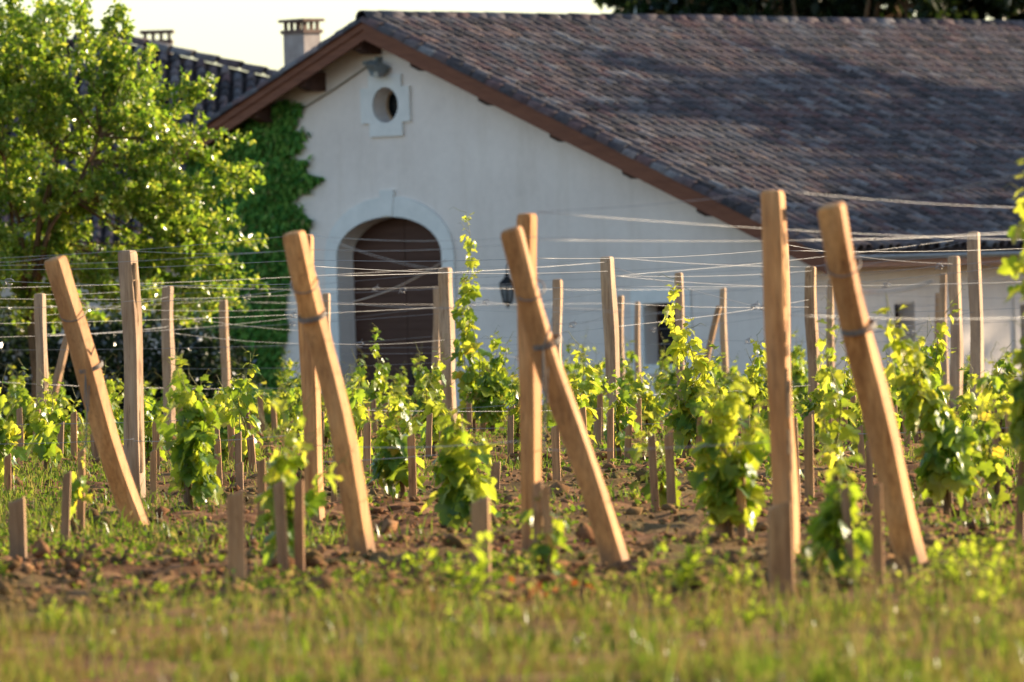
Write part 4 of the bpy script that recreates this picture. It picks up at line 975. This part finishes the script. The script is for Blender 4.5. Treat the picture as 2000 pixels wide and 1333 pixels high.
def vine(base, shoots, nleaf, lsize, seed, label, group='young grapevines', spread=.16, young=.35, old=.02, joined=False):
    """shoots: list of tip points (world). Leaves are single objects under the vine."""
    lsize *= .88; rv = random.Random(seed); B = Vector(base); root = empty('grapevine', B); tag(root, label, 'grapevine', group)
    hz = max((t[2] - B.z for t in shoots)); th = min(.32, hz * .28)
    mb = MB(); head = Vector((rv.uniform(-.03, .03), rv.uniform(-.03, .03), th))
    mb.tube([(0, 0, -.06), (rv.uniform(-.02, .02), .01, th * .35), (rv.uniform(-.025, .025), -.01, th * .7), head], [.026, .021, .019, .022], 7); mb.build('trunk', M_TRUNK, root, True)
    paths = []; shoots = list(shoots)
    for t in list(shoots):
        if rv.random() < .35: shoots.append((t[0] + rv.uniform(-.16, .16), t[1] + rv.uniform(-.12, .12), B.z + (t[2] - B.z) * rv.uniform(.45, .85)))
    for t in shoots:
        T = Vector(t) - B; n = 10; pts = []; w1, w2 = rv.uniform(0, 6), rv.uniform(0, 6); am = .035 + .03 * T.z
        for i in range(n):
            k = i / (n - 1); p = head.lerp(T, k); p.x += (T.x - head.x) * (math.sin(k * math.pi) * -.15); p += Vector((am * math.sin(5 * k + w1) * math.sin(math.pi * k), am * math.sin(4 * k + w2) * math.sin(math.pi * k), 0)); pts.append(p)
        MB().tube(pts, [.0065 * (1 - .75 * i / (n - 1)) for i in range(n)], 5).build('shoot', M_SHOOT, root, True); paths.append(pts)
        # tendril
        if T.z > .5:
            for q in range(2):
                m2 = MB(); s = pts[-1 - q]; dr = Vector((rv.uniform(-1, 1), rv.uniform(-.3, .3), rv.uniform(.1, .9))).normalized(); L = rv.uniform(.08, .17)
                m2.tube([s, s + dr * L * .4, s + dr * L * .8 + Vector((0, 0, .02)), s + dr * L + Vector((.02 * dr.x, 0, -.015))], [.0022, .002, .0016, .001], 4)
                m2.build('tendril', M_SHOOT, root)
    lens = [sum((a - b).length for a, b in zip(p, p[1:])) for p in paths]; tot = sum(lens)
    for pts, L in zip(paths, lens):
        m = max(6, int(nleaf * 2.0 * L / tot))
        gaps = [(rv.uniform(.15, .9), rv.uniform(.03, .06)) for _ in range(2)] if pts[-1].z < 1.5 else []
        for i in range(m):
            k = (i + rv.random()) / m
            if any(abs(k - g0) < gw for g0, gw in gaps): continue
            kk = k ** .88; f = kk * (len(pts) - 1); a = min(int(f), len(pts) - 2); s = pts[a].lerp(pts[a + 1], f - a)
            az = rv.uniform(0, 2 * math.pi); sp = spread * .56 * (1 - .55 * k) * rv.uniform(.1, 1.0)
            out = Vector((math.cos(az), math.sin(az), 0)); p = s + out * sp + Vector((0, 0, rv.uniform(-.07, .05) - sp * .40 - (rv.uniform(0, .08) if k < .2 else 0)))
            droop = rv.uniform(.35, 1.5) if k < .9 else rv.uniform(-.6, .5)
            ty = (out * math.cos(droop) + Vector((0, 0, -math.sin(droop)))).normalized()
            tz = (out * math.sin(droop) + Vector((0, 0, math.cos(droop)))); tz += Vector((rv.gauss(0, .35), rv.gauss(0, .35), rv.gauss(0, .3)))
            tx = ty.cross(tz).normalized(); tz = tx.cross(ty)
            sz = lsize * (1.12 - .62 * k ** 2) * rv.choice((.5, .7, .85, 1.0, 1.1, 1.25)) * rv.uniform(.9, 1.1)
            M = Matrix((tx * sz, ty * sz, tz * sz)).transposed().to_4x4(); M.translation = p
            if rv.random() < old and k < .5: me = rv.choice(LEAF_O)
            elif rv.random() < young * .5 + young * 1.6 * k * k: me = rv.choice(LEAF_Y)
            else: me = rv.choice(LEAF_M)
            o = bpy.data.objects.new('leaf', me); col.objects.link(o); o.parent = root; o.matrix_local = M
    return root
def V_(px, yb, tips, nleaf, lsize, seed, label, Y=None, **kw):
    if Y is None:
        b = on_ground(px, yb)
    else:
        b = at_depth(px, 700, Y)
    b.z = gz(b.x, b.y)
    sh = [tuple(at_depth(x, y, b.y + dy)) for x, y, dy in [(t + (0.0,))[:3] for t in tips]]
    return vine(b, sh, nleaf, lsize, seed, label, **kw)
# near rows
V_(143, 1048, [(125, 905), (175, 890), (160, 930)], 16, .11, 1, 'sparse small vine with yellowing leaves between two thin stakes by the grass', young=.6, old=.2)
V_(375, 1002, [(345, 690), (395, 740), (320, 800, .2), (410, 830, -.2), (360, 760)], 120, .13, 2, 'dense bushy vine with a shoot climbing the post before the fruit tree', spread=.22)
V_(572, 1120, [(540, 775), (585, 800), (600, 850, -.1), (525, 840)], 52, .125, 3, 'vine with pale leaves between the first two leaning post bases', young=.55)
V_(790, 988, [(755, 742), (795, 770), (740, 800), (810, 830)], 75, .125, 4, 'bright vine left of the tall shoot, standing between two stakes', young=.5)
V_(905, 1035, [(855, 770), (890, 800), (930, 840), (950, 870), (880, 860)], 85, .14, 5, 'big leaved vine behind the stout sawn stake', young=.4, spread=.20)
V_(1062, 1138, [(1055, 960), (1085, 975), (1065, 1000)], 22, .09, 6, 'small dark leafed vine at the foot of the crossed posts', young=.1)
V_(1296, 998, [(1255, 800), (1290, 860), (1235, 850)], 34, .11, 7, 'light vine with a bent shoot right of the crossed posts', young=.45)
V_(1430, 1065, [(1400, 760), (1450, 740), (1380, 830), (1480, 790), (1430, 850)], 120, .125, 8, 'tall bright vine left of the tallest squared post', young=.5, spread=.2)
V_(1640, 1140, [(1630, 890), (1660, 940), (1615, 960), (1650, 900)], 55, .115, 9, 'bluish green vine between the squared post and the orange leaning post', young=.12)
V_(1850, 1015, [(1735, 600), (1790, 720), (1870, 760), (1820, 800), (1900, 830), (1780, 660), (1850, 870)], 170, .135, 10, 'wide sprawling bright vine right of the orange leaning post', young=.55, spread=.22)
V_(1632, 990, [(1628, 598), (1640, 640), (1620, 700)], 40, .115, 11, 'vine shoot with drooping pale leaves at the leaning post\'s left edge', young=.45)
V_(2055, 1080, [(2014, 300), (2016, 420), (2034, 560), (2000, 720), (2065, 500), (2008, 640), (2060, 760), (2020, 860)], 170, .14, 12, 'very tall vine climbing at the edge of the row by the side wall', young=.55, spread=.17)
V_(1945, 1000, [(1935, 690), (1960, 760), (1920, 780)], 45, .12, 13, 'small vine between the sprawling vine and the tallest vine', young=.35)
V_(18, 960, [(5, 740), (30, 790), (-15, 800)], 45, .12, 14, 'vine at the outer end of its row, left of the slim post', young=.3, old=.06)
# middle rows
mid = [(930, 850, [(910, 415), (925, 520), (905, 600), (940, 700), (890, 720)], 125, .125, 'vine with one very tall thin shoot rising above the wires', .55),
       (965, 855, [(965, 650), (990, 670), (940, 720), (1000, 740), (900, 760)], 110, .13, 'dense dark vine right beneath the very tall shoot', .3),
       (745, 850, [(738, 640), (745, 700), (730, 760)], 50, .12, 'slim upright vine before the arched door', .15),
       (845, 860, [(820, 690), (865, 700), (850, 760), (800, 760)], 75, .12, 'low leafy vine left of the post beside the tall shoot', .4),
       (1345, 905, [(1318, 545), (1345, 620), (1360, 680), (1390, 700), (1330, 720), (1375, 740)], 130, .13, 'tall yellow green vine rising past the small gable window', .75),
       (1160, 860, [(1140, 680), (1165, 720), (1120, 740)], 65, .125, 'vine at the left of the sharp specked post', .4),
       (1262, 850, [(1255, 715), (1285, 730), (1245, 760)], 55, .12, 'vine standing right below the small gable window', .5),
       (130, 900, [(125, 755), (150, 780), (105, 790)], 60, .12, 'vine between the slim left post and the leaning post', .3),
       (55, 890, [(45, 715), (75, 770), (20, 760)], 65, .12, 'pale leaved vine left of the slim post', .35),
       (235, 880, [(225, 730), (250, 760), (215, 790)], 50, .12, 'vine behind the bark striped post', .45),
       (440, 910, [(440, 745), (465, 790), (420, 800)], 65, .12, 'vine under the thin post before the dark shrubs', .4),
       (345, 850, [(345, 700), (320, 740), (370, 740)], 55, .12, 'vine behind the dense bushy vine', .3),
       (525, 850, [(520, 752), (545, 760), (500, 790)], 45, .115, 'vine standing in front of the creeper foot', .4),
       (690, 880, [(685, 755), (705, 780), (670, 790)], 40, .12, 'vine just right of the leaning post before the door', .5),
       (1470, 860, [(1478, 655), (1465, 700), (1490, 720)], 55, .12, 'slender vine just left of the squared post', .5),
       (1600, 880, [(1600, 720), (1575, 760), (1625, 740)], 60, .12, 'vine under the sharp post between the two tall posts', .35),
       (1660, 860, [(1655, 690), (1680, 720), (1640, 740)], 60, .12, 'vine seen just behind the orange leaning post', .4),
       (1800, 870, [(1862, 590), (1820, 640), (1790, 700), (1840, 690)], 95, .13, 'dark vine draped up to the rounded post', .25),
       (1720, 870, [(1740, 700), (1710, 720)], 45, .12, 'vine beyond the sprawling vine, right of the leaning post', .4),
       (1080, 850, [(1075, 720), (1095, 750)], 35, .12, 'vine glimpsed between the crossed posts', .5)]
for k, (px, yb, tips, n, ls, lab, yg) in enumerate(mid):
    V_(px, yb, tips, n, ls, 40 + k, lab, young=yg, spread=.19)
# fillers in the middle rows
G_MID = 'vines filling the middle rows'
rm = random.Random(17)
for k, (px, yb) in enumerate(((200, 905), (290, 920), (480, 930), (640, 880), (700, 930), (850, 900), (1010, 900), (1130, 900), (1210, 900), (1395, 900), (1520, 900), (1545, 940), (1700, 920), (1760, 860), (1960, 880), (1900, 900), (90, 930), (580, 870))):
    hp = rm.uniform(150, 215) * (yb - 590) / 290; tips = [(px + rm.uniform(-10, 10), yb - hp), (px + rm.uniform(-30, 30), yb - hp * rm.uniform(.7, .9)), (px + rm.uniform(-30, 30), yb - hp * rm.uniform(.6, .85))]
    V_(px, yb, tips, 38, .122, 500 + k, 'leafy young vine filling the middle rows between the posts', young=rm.uniform(.15, .5), spread=.19, group=G_MID)
# far rows: many alike vines before the buildings
rf = random.Random(99); far = [(560, 86, 690), (585, 82, 715), (620, 80, 725), (690, 80, 725), (705, 90, 690), (780, 84, 720), (815, 88, 690), (1105, 86, 665), (1125, 80, 710), (1150, 90, 655), (1185, 82, 690), (1225, 86, 665), (1300, 88, 668), (1320, 82, 680), (1405, 84, 690),
      (1440, 82, 700), (1550, 86, 650), (1570, 82, 690), (1690, 84, 680), (1765, 84, 670), (1790, 88, 650), (1890, 84, 690), (1925, 78, 700), (1960, 84, 680), (480, 84, 745), (430, 80, 760), (290, 80, 745), (200, 80, 760), (100, 82, 720), (20, 84, 710), (-30, 78, 740), (2030, 82, 690), (660, 76, 780), (760, 76, 770), (1010, 78, 720), (390, 76, 765), (1500, 78, 710), (1830, 78, 730)]
for k, (px, Y, yt) in enumerate(far):
    b = at_depth(px, 700, Y); tips = [(px + rf.uniform(-6, 6), yt), (px + rf.uniform(-22, 22), yt + rf.uniform(15, 40)), (px + rf.uniform(-22, 22), yt + rf.uniform(20, 50))]
    V_(px, 0, tips, 46, .13, 300 + k, 'young vine in the far rows, before the shaded walls', Y=Y, young=.14, spread=.2, group='vines in the far rows')

# ------------------------------------------------------------------ grass, weeds, clods
rgn = np.random.default_rng(77)
def blades(X, Y, H, W, lean, mat, name, label, curl=.5):
    n = len(X); Z = ground_h(X, Y); az = rgn.uniform(0, 2 * np.pi, n); fa = rgn.uniform(0, 2 * np.pi, n)
    lx = np.cos(az) * lean * H; ly = np.sin(az) * lean * H; wx = np.cos(fa) * W / 2; wy = np.sin(fa) * W / 2
    z0 = Z - .01
    P = np.stack([np.stack([X - wx, Y - wy, z0], 1), np.stack([X + wx, Y + wy, z0], 1),
                  np.stack([X + wx * .8 + lx * .35, Y + wy * .8 + ly * .35, Z + H * .58], 1), np.stack([X - wx * .8 + lx * .35, Y - wy * .8 + ly * .35, Z + H * .58], 1),
                  np.stack([X + lx, Y + ly, Z + H * (1 - curl * lean ** 2)], 1)], 1)
    i = np.arange(n)[:, None] * 5
    Fc = np.concatenate([i + np.array([[0, 1, 2]]), i + np.array([[0, 2, 3]]), i + np.array([[3, 2, 4]])], 1).reshape(-1, 3)
    o = obj(name, mesh_np(name, P.reshape(-1, 3), Fc, mat)); tag(o, label, 'grass', kind='stuff'); return o
# foreground strip of mixed dry and green grass
n = 190000; Y = rgn.uniform(19.5, 31.6, n); X = rgn.uniform(-1, 1, n) * (Y * .0769 + 1.6)
den = fbm(X * 3.4, Y * 3.4, 41, 3); edge = 29.0 + 1.6 * (vnoise(X * 1.4, Y * 0 + 3.3, 8) - .5)
keep = (rgn.uniform(0, 1, n) < np.clip((den - .40) * 6.0, .04, 1)) & (Y < edge + rgn.normal(0, .35, n)); X, Y = X[keep], Y[keep]; n = len(X)
H = rgn.gamma(3.0, .022, n) * (.20 + 3.2 * np.clip(fbm(X * 4.2, Y * 4.2, 52, 3) - .32, 0, 1)) + .02
dry = .75 * vnoise(X * 5.5 + 5, Y * 5.5, 63) + .35 * vnoise(X * 1.2, Y * 1.2, 64) + rgn.normal(0, .08, n)
d = dry > .64; st = dry < .29
blades(X[d], Y[d], H[d], rgn.uniform(.003, .006, d.sum()), rgn.uniform(.1, .9, d.sum()), M_GRASSD, 'dry_grass', 'straw coloured and reddish dry grass along the field edge')
blades(X[st], Y[st], H[st] * 1.1, rgn.uniform(.004, .007, st.sum()), rgn.uniform(.1, .8, st.sum()), M_STRAW, 'straw_tufts', 'pale straw tufts standing in the strip along the field edge')
d = d | st
blades(X[~d], Y[~d], H[~d] * .85, rgn.uniform(.006, .012, (~d).sum()), rgn.uniform(.1, .9, (~d).sum()), M_GRASSG, 'green_grass', 'short green grass mixed into the strip along the field edge')
# tall dry stalks
n = 1700; Y = rgn.uniform(23, 30.0, n); X = rgn.uniform(-1, 1, n) * (Y * .0769 + .6)
blades(X, Y, rgn.gamma(5, .027, n), rgn.uniform(.005, .009, n), rgn.uniform(.15, .8, n), M_STRAW, 'dry_stalks', 'tall dry grass stalks standing at the edge of the bare soil', .3)
# low growth between the vines
n = 190000; Y = rgn.uniform(29.5, 88, n); X = rgn.uniform(-1, 1, n) * (Y * .0769 + 1.2)
mask = fbm(X * .75, Y * .5, 91, 4) + .16 * (1 - sstep(-2.6, -.2, X * 32 / Y)) - .07 + .05 * sstep(45, 65, Y)
keep = (rgn.uniform(0, 1, n) < np.clip((mask - .475) * 4.2, .008, .75)); X, Y = X[keep], Y[keep]; n = len(X)
blades(X, Y, rgn.gamma(4, .017, n) + .015, rgn.uniform(.005, .011, n), rgn.uniform(.2, 1.0, n), M_GRASSG, 'weed_grass', 'patchy green grass growing on the soil between the vine rows')
# low broadleaf ground weeds (clover-like) as tiny leaves
n = 70000; Y = rgn.uniform(29.5, 80, n); X = rgn.uniform(-1, 1, n) * (Y * .0769 + 1.2)
mask = fbm(X * .9 + 9, Y * .7, 131, 4); keep = rgn.uniform(0, 1, n) < np.clip((mask - .49) * 6, .012, .9); X, Y = X[keep], Y[keep]
P = np.stack([X, Y, ground_h(X, Y) + np.abs(rgn.normal(0, .035, len(X))) + .01], 1); V, Fc = leaf_cloud(P, .038, rgn, 1.2, None, .8)
o = obj('ground_weeds', mesh_np('ground_weeds', V, Fc, M_GRASSG)); tag(o, 'low clover like weeds carpeting parts of the soil', 'weeds', kind='stuff')
# clods of earth
ico = bmesh.new(); bmesh.ops.create_icosphere(ico, subdivisions=1, radius=1.0); ico.verts.ensure_lookup_table()
IV = np.array([v.co[:] for v in ico.verts]); IF = np.array([[v.index for v in f.verts] for f in ico.faces]); ico.free()
n = 26000; Y = 29.8 + 50 * rgn.uniform(0, 1, n) ** 1.25; X = rgn.uniform(-1, 1, n) * (Y * .0769 + 1.2); k = rgn.uniform(0, 1, n) < .25 + 1.1 * fbm(X * .9, Y * .9, 17, 3); X, Y = X[k], Y[k]; n = len(X)
sz = np.minimum(rgn.gamma(1.3, .010, n) + .006, .07); V = IV[None] * sz[:, None, None] * (1 + rgn.normal(0, .3, (n, len(IV), 1))) * np.stack([rgn.uniform(.8, 1.4, n), rgn.uniform(.8, 1.4, n), rgn.uniform(.55, .9, n)], 1)[:, None, :]
V += np.stack([X, Y, ground_h(X, Y) + sz * .25], 1)[:, None, :]; Fc = (IF[None] + (np.arange(n) * len(IV))[:, None, None]).reshape(-1, 3)
o = obj('soil_clods', mesh_np('soil_clods', V.reshape(-1, 3), Fc, M_SOIL)); tag(o, 'crumbled brown clods of earth between the rows', 'soil', kind='stuff')
# straw litter on the soil
n = 26000; Y = 29.5 + 45 * rgn.uniform(0, 1, n) ** 1.2; X = rgn.uniform(-1, 1, n) * (Y * .0769 + 1.2); kk = rgn.uniform(0, 1, n) < np.clip((fbm(X * 1.1 + 3, Y * .8, 171, 3) - .36) * 4, .05, 1); X, Y = X[kk], Y[kk]; n = len(X)
blades(X, Y, rgn.uniform(.02, .09, n), rgn.uniform(.003, .007, n), rgn.uniform(.8, 2.4, n), M_GRASSD, 'straw_litter', 'dry straw and stalk litter strewn over the brown soil', .12)
# red and orange fallen leaves
n = 22; X = rgn.normal(.10, .14, n); Y = rgn.normal(29.8, .25, n); P = np.stack([X, Y, ground_h(X, Y) + .03 + np.abs(rgn.normal(0, .03, n))], 1); V, Fc = leaf_cloud(P, .055, rgn, .8, None, .8)
o = obj('fallen_leaves', mesh_np('fallen_leaves', V, Fc, M_RED)); tag(o, 'scatter of red and orange leaves on the soil by the stout stake', 'leaves', kind='stuff')
# broadleaf weeds: each plant a thing with its leaves
def weedleaf(seed):
    rl = random.Random(seed); n = 6; V = []; Fc = []
    for i in range(n + 1):
        k = i / n; w = .5 * .46 * math.sin(math.pi * min(1, k * .92 + .04)) ** .8; z = .12 * math.sin(k * 3) - .3 * k * k
        V += [(-w, k, z + .07), (0, k, z), (w, k, z + .07)]
    for i in range(n):
        for j in (0, 1): Fc.append((i * 3 + j, i * 3 + j + 1, i * 3 + j + 4, i * 3 + j + 3))
    return mesh_np('leaf', np.array(V), np.array(Fc), M_WEED, True)
WL = [weedleaf(1), weedleaf(2)]
def weed(px, py, h, nst, nl, ls, seed, label, group=None, lean=0.0):
    b = on_ground(px, py); b.z = gz(b.x, b.y); root = empty('broadleaf_weed', b); tag(root, label, 'weed', group); rv = random.Random(seed)
    for s in range(nst):
        az = rv.uniform(0, 6.28); hh = h * rv.uniform(.6, 1); tip = Vector((math.cos(az) * h * .45 + lean * hh, math.sin(az) * h * .4, hh))
        MB().tube([(0, 0, -.02), (tip.x * .3, tip.y * .3, hh * .55), tip], [.005, .004, .002], 5).build('stem', M_SHOOT, root)
        for i in range(nl):
            k = .2 + .8 * i / (nl - 1); p = Vector((tip.x * k ** 1.5, tip.y * k ** 1.5, hh * k)); a = i * 2.4 + rv.uniform(0, 1); el = rv.uniform(.2, 1.1) + .3 * (k > .9)
            ty = Vector((math.cos(a) * math.cos(el), math.sin(a) * math.cos(el), math.sin(el))); tx = ty.cross(Vector((0, 0, 1))).normalized(); tz = tx.cross(ty); sz = ls * rv.uniform(.7, 1.2) * (1.1 - .45 * k)
            M = Matrix((tx * sz, ty * sz, tz * sz)).transposed().to_4x4(); M.translation = p; o = obj('leaf', rv.choice(WL), root); o.matrix_local = M
weed(930, 1205, .30, 4, 8, .125, 1, 'bright green broadleaf weed in front of the stout sawn stake', lean=-.2)
weed(1335, 1175, .30, 6, 9, .085, 2, 'largest broadleaf weed, right of the crossed posts\' bases')
weed(1420, 1175, .22, 5, 8, .065, 3, 'bushy weed between the largest weed and the thickest stake')
weed(1860, 1170, .24, 6, 9, .07, 4, 'bushy weed at the foot of the orange leaning post')
weed(1940, 1185, .26, 6, 9, .07, 5, 'bushy weed right of the orange leaning post\'s foot')
weed(1790, 1190, .15, 4, 8, .05, 6, 'low weed just below the orange leaning post')
weed(705, 1200, .12, 3, 7, .05, 7, 'small yellowish weed in front of the second leaning post')
rw = random.Random(5)
for k in range(44):
    weed(rw.uniform(0, 2000), rw.uniform(950, 1230) if k < 20 else rw.uniform(1090, 1240), rw.uniform(.07, .17), 4, 6, .055, 20 + k, 'small low weed sprouting from the bare soil', 'small weeds on the soil')
# dandelion
b = on_ground(1675, 1240); b.z = gz(b.x, b.y); dn = empty('dandelion', b); tag(dn, 'single yellow flower in the grass below the orange leaning post', 'flower')
MB().tube([(0, 0, -.02), (.005, 0, .04), (0, 0, .075)], .0025, 5).build('stem', M_SHOOT, dn)
mb = MB()
for q in range(14):
    a = q * 2 * math.pi / 14; mb.v += [(0, 0, .075), (.018 * math.cos(a - .2), .018 * math.sin(a - .2), .088), (.022 * math.cos(a), .022 * math.sin(a), .084), (.018 * math.cos(a + .2), .018 * math.sin(a + .2), .088)]; mb.f.append(tuple(q * 4 + i for i in range(4)))
mb.build('petals', M_YEL, dn)
